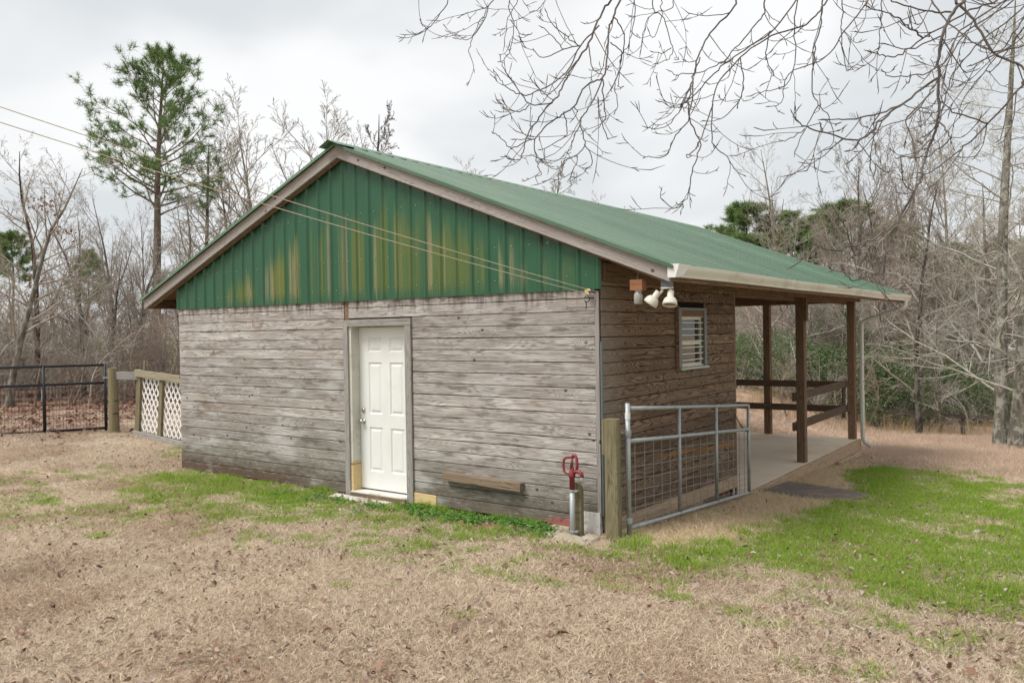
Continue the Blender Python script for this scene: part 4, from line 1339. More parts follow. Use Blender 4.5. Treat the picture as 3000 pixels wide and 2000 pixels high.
MB().tube([(0.055 * math.cos(a) * 0.55 - 0.005, -0.01, -0.075 + 0.03 * math.sin(a)) for a in np.linspace(-2.6, 2.2 + 0.5, 14)][::-1] + [(-0.012, -0.01, -0.125), (-0.018, -0.01, -0.155), (-0.016, -0.01, -0.175)], 0.005, 7).build('iron_hook', M_IRON, cl_)
pz = float(gz(POLE.x, POLE.y))
MB().tube([Vector((POLE.x, POLE.y, pz - 0.2)) - PUL, Vector((POLE.x, POLE.y, POLE.z + 0.25)) - PUL], [0.07, 0.055], 12).build('far_pole', M_POSTW, cl_)

# ------------------------------------------------------------------ black gate, post, lattice at left
bA, bB = Vector((-11.36, 0.90, 0)), Vector((-12.13, -0.65, 0))
bdir = (bB - bA).normalized()
bg_ = empty('farm_gate', (bA.x, bA.y, 0.205), 0, 'black tubular farm gate with wire mesh at the far left', 'gate')
LB = 4.08


def bp(t, h):
    p = bdir * t
    return Vector((p.x, p.y, h))


RBk = 0.024
ups = [0.0, 1.02, 2.04, 3.06, LB]
for nm, h in (('top_rail', 1.245), ('middle_rail', 0.905), ('bottom_rail', 0.04)):
    MB().tube([bp(0, h), bp(LB, h)], RBk, 12).build(nm, M_BLACK, bg_, True)
for t in ups:
    MB().tube([bp(t, -0.005), bp(t, 1.275 if t == 0 else 1.245)], RBk * 1.12, 12).build('upright', M_BLACK, bg_, True)
wm = MB()
for t in np.arange(0.055, LB, 0.055):
    wm.tube([bp(t, 0.04), bp(t, 0.905)], 0.0026, 4, caps=False)
for h in np.arange(0.13, 0.93, 0.10):
    wm.tube([bp(0, h), bp(LB, h)], 0.0026, 4, caps=False)
wm.build('wire_mesh', M_BLKWIRE, bg_)['kind'] = 'stuff'
for h, nm in ((1.0, 'hinge'), (0.22, 'hinge')):
    mb = MB()
    mb.lathe([(0.034, -0.02), (0.034, 0.02)], bp(0, h), 12)
    mb.tube([bp(0, h), bp(0, h) + Vector((0.26, 0.05, -0.015))], 0.010, 8)
    mb.build(nm, M_GALV if h > 0.5 else M_BLACK, bg_)
fp = empty('fence_post', (-11.05, 0.89, 0.12), 0, 'greenish wooden fence post beside the black gate', 'post')
MB().tube([(0, 0, -0.1), (0.01, 0, 0.6), (0.0, 0, 1.27)], [0.098, 0.094, 0.09], 14).build('post_shaft', M_POSTW, fp)
plank('top_rail', (0.06, 0.02, 1.13), (0.62, 0.20, 1.125), 0.145, 0.045, M_CASING, fp, (0.2, -1, 0))
ww = MB()
for h in np.arange(0.15, 1.0, 0.12):
    ww.tube([(0.09, 0.03, h), (0.5, 0.16, h)], 0.0016, 4)
for t in np.arange(0.1, 0.5, 0.1):
    ww.tube([(t, 0.0 + t * 0.32, 0.1), (t, 0.0 + t * 0.32, 1.0)], 0.0016, 4)
ww.build('wire_mesh', M_BLKWIRE, fp)['kind'] = 'stuff'

LA, LBv = Vector((-10.58, 1.09, 0.0)), Vector((-7.55, 0.94, 0.0))
ld = (LBv - LA).normalized()
ln = Vector((ld.y, -ld.x, 0))       # towards the camera
lp = empty('lattice_fence', (LA.x, LA.y, 0.20), 0, 'leaning white lattice panel in a greenish wood frame behind the shed', 'fence')


def lq(t, h, o=0.0):
    p = ld * (t + h * 0.115) + ln * o
    return Vector((p.x, p.y, h - 0.05 * t))


LLEN = (LBv - LA).length - 0.12
for i, t in enumerate((0.0, 0.82, 1.66, 2.5)):
    plank('frame_post', lq(t, 0.0), lq(t, 1.16), 0.15 if i == 0 else 0.115, 0.05, M_POSTW, lp, ln)
plank('top_board', lq(-0.06, 1.10, 0.05), lq(LLEN, 1.10, 0.05), 0.125, 0.04, M_POSTL, lp, ln)
plank('bottom_board', lq(-0.06, -0.03, 0.05), lq(LLEN, -0.03, 0.05), 0.10, 0.04, M_CASING, lp, ln)
plank('rear_stake', lq(0.06, 0.9, -0.05), lq(0.07, 1.33, -0.05), 0.06, 0.02, M_POSTW, lp, ln)
H0, H1 = 0.02, 1.05
for sgn in (1, -1):
    t = -1.0
    while t < LLEN + 1.0:
        pa, pb = (t, H0), (t + sgn * 0.80, H1)
        # clip to the panel
        def clip(pa, pb):
            out = []
            for (p, q) in ((pa, pb), (pb, pa)):
                tt, hh = p
                lim = min(max(tt, 0.03), LLEN)
                if lim != tt:
                    f = (lim - tt) / (q[0] - tt)
                    if f > 1 or f < 0: return None
                    hh = hh + f * (q[1] - hh)
                    tt = lim
                out.append((tt, hh))
            return out
        c = clip(pa, pb)
        if c and abs(c[0][1] - c[1][1]) > 0.06:
            off = -0.03 - 0.008 * sgn
            plank('lattice_strip', lq(c[0][0], c[0][1], off), lq(c[1][0], c[1][1], off), 0.036, 0.007, M_LATT, lp, ln, 0.001)
        t += 0.150

# ------------------------------------------------------------------ post and rail fence at the back of the field
rf = empty('rail_fence', (-9.0, 20.9, 0), 0, 'low grey post and rail fence along the woods beyond the porch', 'fence')
xs_ = np.arange(-9.0, 14.1, 2.4)
for i, x in enumerate(xs_):
    z = float(gz0(x, 21.0))
    plank('fence_post', (x + 9, 0, z - 0.2), (x + 9, 0, z + 0.78), 0.11, 0.11, M_FENCE, rf, (0, -1, 0))
    if i < len(xs_) - 1:
        z2 = float(gz0(xs_[i + 1], 21.0))
        for h in (0.60,):
            plank('fence_rail', (x + 9, -0.08, z + h), (xs_[i + 1] + 9, -0.08, z2 + h), 0.13, 0.035, M_FENCE, rf, (0, -1, 0))
# ------------------------------------------------------------------ trees
def unit(v):
    return v / (np.linalg.norm(v, axis=-1, keepdims=True) + 1e-12)


def perp(rng, d):
    """random unit vectors perpendicular to d"""
    r = rng.normal(size=d.shape)
    r = r - d * np.sum(r * d, -1, keepdims=True)
    return unit(r)


def tubes(P, R, s):
    """P (B,n,3) polylines, R (B,n) radii -> verts, quads"""
    B, n, _ = P.shape
    T = np.empty_like(P)
    T[:, 1:-1] = P[:, 2:] - P[:, :-2]
    T[:, 0] = P[:, 1] - P[:, 0]
    T[:, -1] = P[:, -1] - P[:, -2]
    T = unit(T)
    mean = unit(P[:, -1] - P[:, 0])
    ref = np.where(np.abs(mean[:, 2:3]) > 0.8, np.array([[1.0, 0.2, 0]]), np.array([[0.1, 0.05, 1.0]]))[:, None, :]
    Nn = unit(ref - T * np.sum(ref * T, -1, keepdims=True))
    Bn = np.cross(T, Nn)
    a = np.arange(s) * 2 * PI / s
    V = P[:, :, None, :] + R[:, :, None, None] * (Nn[:, :, None, :] * np.cos(a)[None, None, :, None] + Bn[:, :, None, :] * np.sin(a)[None, None, :, None])
    idx = np.arange(B * n * s).reshape(B, n, s)
    nxt = np.roll(idx, -1, axis=2)
    F = np.stack([idx[:, :-1], nxt[:, :-1], nxt[:, 1:], idx[:, 1:]], -1).reshape(-1, 4)
    return V.reshape(-1, 3), F


def march(rng, p0, d0, L, r0, r1, n, wig, trop, trop_pow=1.0):
    """grow B polylines of n points"""
    B = len(p0)
    P = np.empty((B, n, 3))
    P[:, 0] = p0
    d = unit(d0)
    st = (L / (n - 1))[:, None]
    for i in range(1, n):
        d = unit(d + rng.normal(size=(B, 3)) * wig + np.array(trop)[None] * (i / (n - 1)) ** trop_pow)
        P[:, i] = P[:, i - 1] + d * st
    t = np.linspace(0, 1, n)[None]
    R = r0[:, None] * (1 - t) + r1[:, None] * t
    return P, R


def spawn(rng, P, R, m, t0, t1, ang, angj, rfac, minr):
    """m children on each polyline"""
    B, n, _ = P.shape
    t = t0 + (t1 - t0) * (np.arange(m)[None] + rng.random((B, m))) / m
    f = t * (n - 1)
    i = np.clip(f.astype(int), 0, n - 2)
    fr = (f - i)[..., None]
    b = np.arange(B)[:, None]
    p = P[b, i] * (1 - fr) + P[b, i + 1] * fr
    tan = unit(P[b, i + 1] - P[b, i])
    r = (R[b, i] * (1 - fr[..., 0]) + R[b, i + 1] * fr[..., 0]) * rfac
    tan = tan.reshape(-1, 3)
    an = np.radians(ang + rng.normal(size=len(tan)) * angj)[:, None]
    d = tan * np.cos(an) + perp(rng, tan) * np.sin(an)
    return p.reshape(-1, 3), d, np.maximum(r.reshape(-1), minr), t.reshape(-1), np.repeat(np.arange(B), m)


class Geo:
    def __init__(self):
        self.V, self.F, self.n = [], {}, 0

    def add(self, V, F):
        self.F.setdefault(F.shape[1], []).append(F + self.n)
        self.V.append(V)
        self.n += len(V)

    def mesh(self, name, mat, smooth=True):
        me = arr_mesh(name, np.concatenate(self.V), [np.concatenate(f) for f in self.F.values()], smooth)
        me.materials.append(mat)
        return me


def bare_tree(seed, H, r, lev, trunk_mat, twig_mat, lean=0.03, fork=None, wig0=0.05, minr=0.0032, rf=0.55):
    """lev: list of (children, t0, t1, angle, angle jitter, length factor, n points, sides, wiggle, tropism z)"""
    rng = np.random.default_rng(seed)
    T, C = Geo(), Geo()
    p0 = np.zeros((1, 3))
    d0 = np.array([[rng.normal() * lean, rng.normal() * lean, 1.0]])
    if fork:
        p0 = np.array([[-fork, 0, 0], [fork, 0.04, 0]])
        d0 = np.array([[-0.06, 0.02, 1.0], [0.05, -0.02, 1.0]])
    B = len(p0)
    n0 = 12
    P, R = march(rng, p0, d0, np.full(B, H) * (1 - 0.12 * np.arange(B)), np.full(B, r), np.full(B, r * 0.12), n0, wig0, (0, 0, 0.03))
    t = np.linspace(0, 1, n0)
    R = r * (1 - t[None]) ** 0.75 * np.ones((B, 1)) + 0.008
    R[:, 0] *= 1.45
    P[:, 0, 2] -= 0.15
    V, F = tubes(P, R, 9)
    T.add(V, F)
    par_len = np.full(B, H)
    for li, (m, t0, t1, ang, aj, lf, n, s, wig, trop) in enumerate(lev):
        p, d, rr, tt, par = spawn(rng, P, R, m, t0, t1, ang, aj, 0.62 if li else rf, minr)
        L = par_len[par] * lf * (rng.uniform(0.55, 1.15, len(p))) * (1.12 - 0.75 * tt if li == 0 else 1.0 - 0.35 * tt)
        P, R = march(rng, p, d, L, rr, np.maximum(rr * 0.25, minr * 0.8), n, wig, (0, 0, trop))
        V, F = tubes(P, R, s)
        (T if li == 0 and False else C).add(V, F)
        par_len = L
    return T.mesh('trunk', trunk_mat), C.mesh('crown', twig_mat)


LV_A = [(16, 0.22, 0.97, 46, 10, 0.40, 8, 5, 0.11, 0.10), (7, 0.22, 1.0, 42, 12, 0.50, 6, 4, 0.12, 0.06), (6, 0.2, 1.0, 40, 14, 0.52, 5, 3, 0.13, 0.04), (4, 0.2, 1.0, 38, 15, 0.5, 3, 3, 0.12, 0.02)]
LV_B = [(20, 0.12, 0.97, 62, 12, 0.42, 8, 5, 0.15, 0.05), (8, 0.2, 1.0, 48, 14, 0.48, 6, 4, 0.16, 0.02), (6, 0.15, 1.0, 45, 15, 0.52, 4, 3, 0.15, 0.0), (4, 0.15, 1.0, 42, 16, 0.5, 3, 3, 0.14, 0.0)]
LV_U = [(14, 0.30, 0.98, 30, 8, 0.46, 9, 5, 0.07, 0.10), (8, 0.25, 1.0, 32, 9, 0.46, 6, 4, 0.08, 0.10), (6, 0.2, 1.0, 34, 11, 0.50, 4, 3, 0.1, 0.06), (3, 0.2, 1.0, 34, 12, 0.5, 3, 3, 0.1, 0.03)]
LV_F = [(18, 0.22, 0.98, 34, 9, 0.52, 9, 5, 0.07, 0.10), (8, 0.2, 1.0, 34, 10, 0.50, 6, 4, 0.08, 0.09), (6, 0.2, 1.0, 34, 11, 0.50, 4, 3, 0.1, 0.06), (3, 0.2, 1.0, 34, 12, 0.5, 3, 3, 0.1, 0.03)]
LV_BIG = [(34, 0.10, 0.97, 66, 12, 0.30, 11, 6, 0.10, 0.0), (9, 0.15, 1.0, 45, 13, 0.46, 7, 4, 0.13, 0.02), (6, 0.15, 1.0, 42, 14, 0.5, 5, 3, 0.14, 0.0), (3, 0.15, 1.0, 40, 15, 0.5, 3, 3, 0.13, 0.0)]
LV_SAP = [(16, 0.12, 0.98, 40, 10, 0.42, 6, 3, 0.10, 0.06), (7, 0.15, 1.0, 40, 12, 0.5, 4, 3, 0.12, 0.02), (4, 0.2, 1.0, 38, 14, 0.5, 3, 3, 0.12, 0.0)]
TREES = {
    'a1': bare_tree(1, 7.5, 0.085, LV_A, M_BARKD, M_TWIG, wig0=0.08),
    'a2': bare_tree(2, 7.5, 0.085, LV_A, M_BARK, M_TWIG, wig0=0.07),
    'b1': bare_tree(3, 7.5, 0.10, LV_B, M_BARK, M_TWIGP, wig0=0.06),
    'b2': bare_tree(4, 7.5, 0.09, LV_B, M_BARKD, M_TWIG, wig0=0.06),
    'u1': bare_tree(5, 9.0, 0.10, LV_U, M_BARK, M_TWIG, wig0=0.04),
    'u2': bare_tree(6, 9.0, 0.09, LV_U, M_BARK, M_TWIGR, wig0=0.05),
    'big': bare_tree(7, 13.0, 0.165, LV_BIG, M_BARKL, M_TWIGP, fork=0.19, wig0=0.02, minr=0.003, rf=0.20),
    'f1': bare_tree(41, 9.0, 0.10, LV_F, M_BARK, M_TWIG, wig0=0.05, minr=0.0062),
    'f2': bare_tree(42, 7.5, 0.10, LV_A, M_BARKD, M_BARK, wig0=0.08, minr=0.0062),
    's1': bare_tree(8, 3.2, 0.022, LV_SAP, M_TWIG, M_TWIG, wig0=0.10),
    's2': bare_tree(9, 3.2, 0.022, LV_SAP, M_TWIGR, M_TWIGR, wig0=0.12),
    's3': bare_tree(10, 3.2, 0.022, LV_SAP, M_TWIGP, M_TWIGP, wig0=0.12),
}


def place_tree(kind, x, y, sc, rz, label, group=None, name='bare_tree', sxy=1.0, cat='tree'):
    e = empty(name, (x, y, float(gz(x, y))), rz, label, cat, group)
    tm, cm = TREES[kind]
    S = Matrix.Diagonal((sc * sxy, sc * sxy, sc, 1))
    link('trunk', tm, None, e, S)
    link('crown', cm, None, e, S)
    return e


def uv(U, D):
    p = cam_at(U, 970, D)
    return float(p[0]), float(p[1])


# ---- pines
def pine(seed, H, r, t_low, nb, spread, tuft_n, needle, nw, trunk_mat, needle_mat, sub=7, flat=0.0, keep3=1.0):
    rng = np.random.default_rng(seed)
    T, C, Ng = Geo(), Geo(), Geo()
    P, R = march(rng, np.zeros((1, 3)), np.array([[0.01, 0.0, 1.0]]), np.array([H]), np.array([r]), np.array([0.02]), 16, 0.018, (0, 0, 0.02))
    t = np.linspace(0, 1, 16)
    R = (r * (1 - t) ** 0.8 + 0.012)[None]
    R[:, 0] *= 1.3
    P[:, 0, 2] -= 0.2
    V, F = tubes(P, R, 10)
    T.add(V, F)
    p, d, rr, tt, par = spawn(rng, P, R, nb, t_low, 0.985, 66, 10, 0.42, 0.006)
    ga = np.arange(nb) * 2.39996 + rng.normal(0, 0.35, nb)
    an = np.radians(64 + rng.normal(size=nb) * 9)
    d = np.stack([np.sin(an) * np.cos(ga), np.sin(an) * np.sin(ga), np.cos(an)], 1)
    u = (tt - t_low) / (1 - t_low)
    Lb = spread * np.interp(u, [0, 0.10, 0.25, 0.45, 0.65, 0.85, 1.0], [0.62, 0.95, 1.0, 0.85, 0.66, 0.42, 0.14]) * rng.uniform(0.68, 1.1, len(p))
    d[:, 2] = d[:, 2] * 0.5 + 0.15 + 0.75 * u ** 2
    P1, R1 = march(rng, p, d, Lb, np.minimum(rr, 0.055), np.full(len(p), 0.007), 9, 0.09, (0, 0, 0.08))
    V, F = tubes(P1, R1, 5)
    C.add(V, F)
    p, d, rr, tt2, par = spawn(rng, P1, R1, sub, 0.32, 1.0, 44, 14, 0.6, 0.006)
    L2 = Lb[par] * 0.36 * rng.uniform(0.5, 1.2, len(p)) * (1.2 - 0.5 * tt2)
    P2, R2 = march(rng, p, d, L2, rr, np.full(len(p), 0.006), 5, 0.12, (0, 0, 0.14))
    V, F = tubes(P2, R2, 4)
    C.add(V, F)
    p, d, rr, tt3, par3 = spawn(rng, P2, R2, 3, 0.35, 1.0, 42, 12, 0.8, 0.005)
    L3 = L2[par3] * 0.45 * rng.uniform(0.6, 1.1, len(p))
    k3 = rng.random(len(p)) < np.clip(L2[par3] / keep3, 0.25, 1)
    p, d, rr, L3 = p[k3], d[k3], rr[k3], L3[k3]
    P3, R3 = march(rng, p, d, L3, rr, np.full(len(p), 0.005), 4, 0.1, (0, 0, 0.18))
    V, F = tubes(P3, R3, 3)
    C.add(V, F)
    tips = np.concatenate([P1[:, -1], P2[:, -1], P3[:, -1], P2[:, -2][::2]])
    dirs = unit(np.concatenate([P1[:, -1] - P1[:, -2], P2[:, -1] - P2[:, -2], P3[:, -1] - P3[:, -2], (P2[:, -1] - P2[:, -2])[::2]]))
    K = len(tips)
    nd = unit(dirs[:, None, :] * rng.uniform(0.1, 1.0, (K, tuft_n, 1)) + rng.normal(size=(K, tuft_n, 3)) * 0.62)
    ln = needle * rng.uniform(0.6, 1.1, (K, tuft_n, 1))
    base = tips[:, None, :] - dirs[:, None, :] * rng.uniform(0, 0.7 * needle, (K, tuft_n, 1))
    side = unit(np.cross(nd, rng.normal(size=(K, tuft_n, 3)))) * nw
    tip = base + nd * ln
    tip[..., 2] -= ln[..., 0] * flat
    V = np.stack([base - side, base + side, tip + side * 0.35, tip - side * 0.35], 2).reshape(-1, 3)
    F = np.arange(len(V)).reshape(-1, 4)
    Ng.add(V, F)
    return T.mesh('trunk', trunk_mat), C.mesh('branches', trunk_mat), Ng.mesh('needles', needle_mat, False)


PINE = pine(21, 15.0, 0.23, 0.49, 54, 3.8, 26, 0.26, 0.0088, M_PBARK, M_NEEDLE, sub=7)
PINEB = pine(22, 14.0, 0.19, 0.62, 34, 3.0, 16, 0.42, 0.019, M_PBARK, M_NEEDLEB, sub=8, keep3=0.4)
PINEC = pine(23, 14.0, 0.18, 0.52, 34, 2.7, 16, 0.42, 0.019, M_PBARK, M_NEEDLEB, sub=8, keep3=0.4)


def place_pine(ms, x, y, sc, rz, label, group=None, sxy=1.0):
    e = empty('pine_tree', (x, y, float(gz(x, y))), rz, label, 'tree', group)
    S = Matrix.Diagonal((sc * sxy, sc * sxy, sc, 1))
    link('trunk', ms[0], None, e, S)
    c = link('crown', ms[1], None, e, S)
    link('needles', ms[2], None, c)
    return e


x, y = uv(452, 36.0)
place_pine(PINE, x, y, 0.955, 0.9, 'tall lone green pine with bare lower trunk rising left of the gable')
for U, D, s, k, lab in ((35, 52, 0.60, 0, 'pale green pine at the far left edge behind the bare trees'), (255, 52, 0.52, 1, 'low rounded pine seen through the bare trees left of the lone pine')):
    x, y = uv(U, D)
    place_pine((PINEB, PINEC)[k], x, y, s, 2.0 + U, lab)
RP = [(2100, 50, 0.47, 1, 1.1, 'young yellow-green pine just above the roof edge, leftmost of the right-hand pines'),
      (2200, 46, 0.61, 0, 1.15, 'rounded pine with flat dark crown above the porch roof'),
      (2262, 43, 0.48, 1, 1.3, 'low bright green pine in front of the taller ones above the roof'),
      (2335, 47, 0.60, 1, 1.05, 'slim pine in the middle of the pine group right of the roof'),
      (2400, 48, 0.59, 0, 0.9, 'thin pine between the slim pine and the broad dark pine'),
      (2475, 44, 0.61, 0, 1.25, 'broad dark green pine, rightmost of the clear pine group'),
      (2650, 48, 0.58, 0, 1.0, 'dull pine half veiled by bare twigs behind the dark trunk'),
      (2830, 46, 0.58, 1, 1.1, 'pine veiled by branches left of the big forked tree'),
      (2955, 48, 0.62, 0, 1.1, 'pine behind the big forked tree at the right edge')]
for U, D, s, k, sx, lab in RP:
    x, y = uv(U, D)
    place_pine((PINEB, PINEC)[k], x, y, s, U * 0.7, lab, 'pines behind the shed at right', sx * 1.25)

# ---- bare trees one can tell apart
NAMED = [('a1', 112, 23.0, 0.92, 1.0, 'dark bare tree with clinging brown leaves left of the lone pine'),
         ('a2', 20, 21.0, 0.86, 1.1, 'bare tree at the left picture edge behind the black gate'),
         ('a1', 243, 24.5, 0.76, 0.9, 'slender dark bare tree right of the tree with brown leaves'),
         ('a2', 288, 25.5, 0.80, 0.9, 'grey bare tree between the slender dark tree and the pine trunk'),
         ('u1', 338, 28.0, 0.72, 0.9, 'thin upright bare tree just left of the pine trunk'),
         ('a1', 398, 26.0, 0.70, 0.9, 'bare tree standing before the lower pine trunk'),
         ('b1', 560, 31.0, 0.95, 1.0, 'pale bushy bare tree behind the left eave of the roof'),
         ('b1', 640, 38.0, 1.45, 0.95, 'pale tangled bare tree between the lone pine and the roof slope'),
         ('f1', 775, 44.0, 1.42, 1.15, 'tall bare tree with upright branches behind the left roof slope'),
         ('f1', 690, 43.0, 1.15, 1.1, 'bare tree just right of the lone pine behind the roof'),
         ('f1', 900, 46.0, 1.46, 1.15, 'tallest bare tree near the roof peak'),
         ('f2', 1112, 40.0, 1.66, 0.95, 'dark gnarled bare tree right of the roof peak'),
         ('f1', 1240, 42.0, 0.86, 1.1, 'pale twiggy tree top showing mid-ridge'),
         ('f1', 1345, 42.0, 0.98, 1.0, 'fan-shaped bare tree top above the ridge'),
         ('f2', 1640, 44.0, 1.36, 0.9, 'round bare tree top above the ridge, left of two'),
         ('f1', 1792, 46.0, 0.88, 1.1, 'faint bare tree top above the ridge, right of two'),
         ('big', 2958, 20.0, 1.0, 1.0, 'big lichen-covered forked bare tree at the right edge'),
         ('b2', 2690, 24.6, 1.02, 0.9, 'dark straight-trunked bare tree beyond the downspout'),
         ('b1', 2752, 24.9, 0.52, 0.8, 'small pale bare tree just right of the dark straight trunk'),
         ('b2', 2598, 31.0, 1.18, 0.9, 'leaning dark bare tree behind the downspout'),
         ('f1', 2520, 38.0, 1.12, 1.0, 'bare tree with open crown right of the broad pine'),
         ('f1', 2625, 36.0, 1.18, 1.0, 'tall reddish bare tree between the pines and the forked tree'),
         ('f1', 2790, 33.0, 1.22, 0.9, 'tall grey bare tree left of the forked tree'),
         ('b1', 2860, 29.0, 1.15, 1.0, 'pale wide-branched bare tree beside the forked tree'),
         ('b1', 3060, 23.0, 1.2, 1.0, 'pale bare tree leaning in from the right picture edge'),
         ('b2', 2240, 30.0, 0.92, 0.9, 'dark bare tree seen through the porch near the far post'),
         ('b1', 2330, 32.0, 0.85, 0.9, 'pale bare tree seen through the porch between its posts')]
for i, (k, U, D, s, sx, lab) in enumerate(NAMED):
    x, y = uv(U, D)
    place_tree(k, x, y, s, 1.7 * i + 0.4, lab, None, 'bare_tree', sx)
# brown leaves still clinging to one oak
rng = np.random.default_rng(77)
x, y = uv(112, 23.0)
ctr = [np.array(cam_at(145, 598, 22.8)), np.array(cam_at(180, 682, 22.6)), np.array(cam_at(118, 600, 23.2)), np.array(cam_at(92, 830, 22.6))]
Vs = []
for c in ctr:
    for q_ in range(45):
        p = c + rng.normal(size=3) * np.array([0.22, 0.22, 0.13])
        a_ = unit(rng.normal(size=3)) * 0.055
        b_ = unit(np.cross(a_, rng.normal(size=3))) * 0.035
        Vs += [p - a_, p + b_, p + a_, p - b_]
oak = [o for o in COL.objects if o.get('label', '').startswith('dark bare tree with clinging')][0]
dl = link('clinging_leaves', arr_mesh('clinging_leaves', np.array(Vs), np.arange(len(Vs)).reshape(-1, 4)), M_LEAF, oak)
dl['kind'] = 'stuff'
dl.matrix_parent_inverse = (Matrix.Translation(oak.location) @ Matrix.Rotation(oak.rotation_euler.z, 4, 'Z')).inverted()

# thinner trees nobody would tell apart, left and right
rng = np.random.default_rng(5)
for i in range(16):
    x, y = uv(rng.uniform(-60, 520), rng.uniform(25, 36))
    place_tree(rng.choice(['a1', 'a2', 'u1', 'u2', 'b2']), x, y, rng.uniform(0.55, 0.78), rng.uniform(0, 6), 'thin bare tree in the thicket behind the black gate', 'thin bare trees behind the black gate', 'thin_tree', 0.75)
for i in range(22):
    x, y = uv(rng.uniform(2520 if i % 3 else 2100, 3080), rng.uniform(30, 42))
    place_tree(rng.choice(['b1', 'b2', 'u1', 'u2', 'a2']), x, y, rng.uniform(0.75, 1.1), rng.uniform(0, 6), 'thin bare tree in the woods beyond the rail fence', 'thin bare trees beyond the rail fence', 'thin_tree', 0.85)


# ---- evergreen shrubs
def shrub_mesh(seed, n, w, h, leaf):
    rng = np.random.default_rng(seed)
    K = 26
    c = rng.normal(size=(K, 3)) * np.array([w * 0.36, w * 0.36, 0]) + np.array([0, 0, 1.0]) * rng.uniform(0.15, 0.9, (K, 1)) * h
    r = rng.uniform(0.22, 0.5, K) * w * 0.55
    k = rng.integers(0, K, n)
    dirn = unit(rng.normal(size=(n, 3)))
    p = c[k] + dirn * (r[k] * rng.uniform(0.55, 1.06, n))[:, None]
    p[:, 2] = np.abs(p[:, 2])
    a = unit(rng.normal(size=(n, 3)) + dirn * 0.4 + np.array([0, 0, 0.3])) * leaf * rng.uniform(0.6, 1.2, (n, 1))
    b = unit(np.cross(a, rng.normal(size=(n, 3)))) * leaf * 0.45
    V = np.stack([p - a, p + b, p + a, p - b], 1).reshape(-1, 3)
    G = Geo()
    G.add(V, np.arange(4 * n).reshape(-1, 4))
    S = Geo()
    st = 9
    P, R = march(rng, rng.normal(size=(st, 3)) * np.array([w * 0.1, w * 0.1, 0]), unit(np.array([0, 0, 1.0]) + rng.normal(size=(st, 3)) * 0.35), np.full(st, h * 0.95), np.full(st, 0.025), np.full(st, 0.006), 6, 0.1, (0, 0, 0.05))
    V, F = tubes(P, R, 4)
    S.add(V, F)
    return S.mesh('stems', M_TWIG), G.mesh('foliage', M_HOLLY, False)


SHR = [shrub_mesh(31, 4600, 2.8, 2.6, 0.055), shrub_mesh(32, 4600, 3.2, 2.2, 0.055), shrub_mesh(33, 3400, 2.2, 3.0, 0.055)]
rng = np.random.default_rng(8)
SPOT = [(2165, 28, 0.75, 'evergreen shrub seen left of the far porch post'), (2245, 30, 0.9, 'evergreen shrub seen just right of the far porch post'),
        (2325, 28, 0.8, 'evergreen shrub seen left of the middle porch post'), (2410, 27.5, 0.9, 'evergreen shrub seen between the middle and right porch posts'),
        (2490, 28.5, 1.05, 'large evergreen shrub directly right of the downspout'), (2560, 27, 0.95, 'evergreen shrub between the downspout and the dark straight trunk'),
        (2625, 28.5, 1.1, 'dense evergreen shrub just left of the dark straight trunk'), (2700, 28.5, 1.0, 'evergreen shrub behind the dark straight trunk'),
        (2775, 29.5, 0.8, 'evergreen shrub just right of the small pale tree'), (2850, 28.5, 0.6, 'low evergreen shrub left of the forked tree'),
        (2925, 29, 0.65, 'low evergreen shrub behind the forked tree'), (2450, 33, 1.15, 'tall evergreen behind the shrub right of the middle porch post'),
        (2575, 34, 1.3, 'tallest evergreen above the shrubs right of the downspout'), (2665, 35, 1.15, 'tall evergreen rising behind the dark straight trunk')]
for i, (U, D, s, lab) in enumerate(SPOT):
    x, y = uv(U, D)
    e = empty('evergreen_shrub', (x, y, float(gz(x, y)) - 0.1), rng.uniform(0, 6), lab, 'shrub', 'evergreen shrubs behind the rail fence')
    S = Matrix.Diagonal((s, s, s, 1))
    ms = SHR[i % 3]
    link('stems', ms[0], None, e, S)
    link('foliage', ms[1], None, e, S)


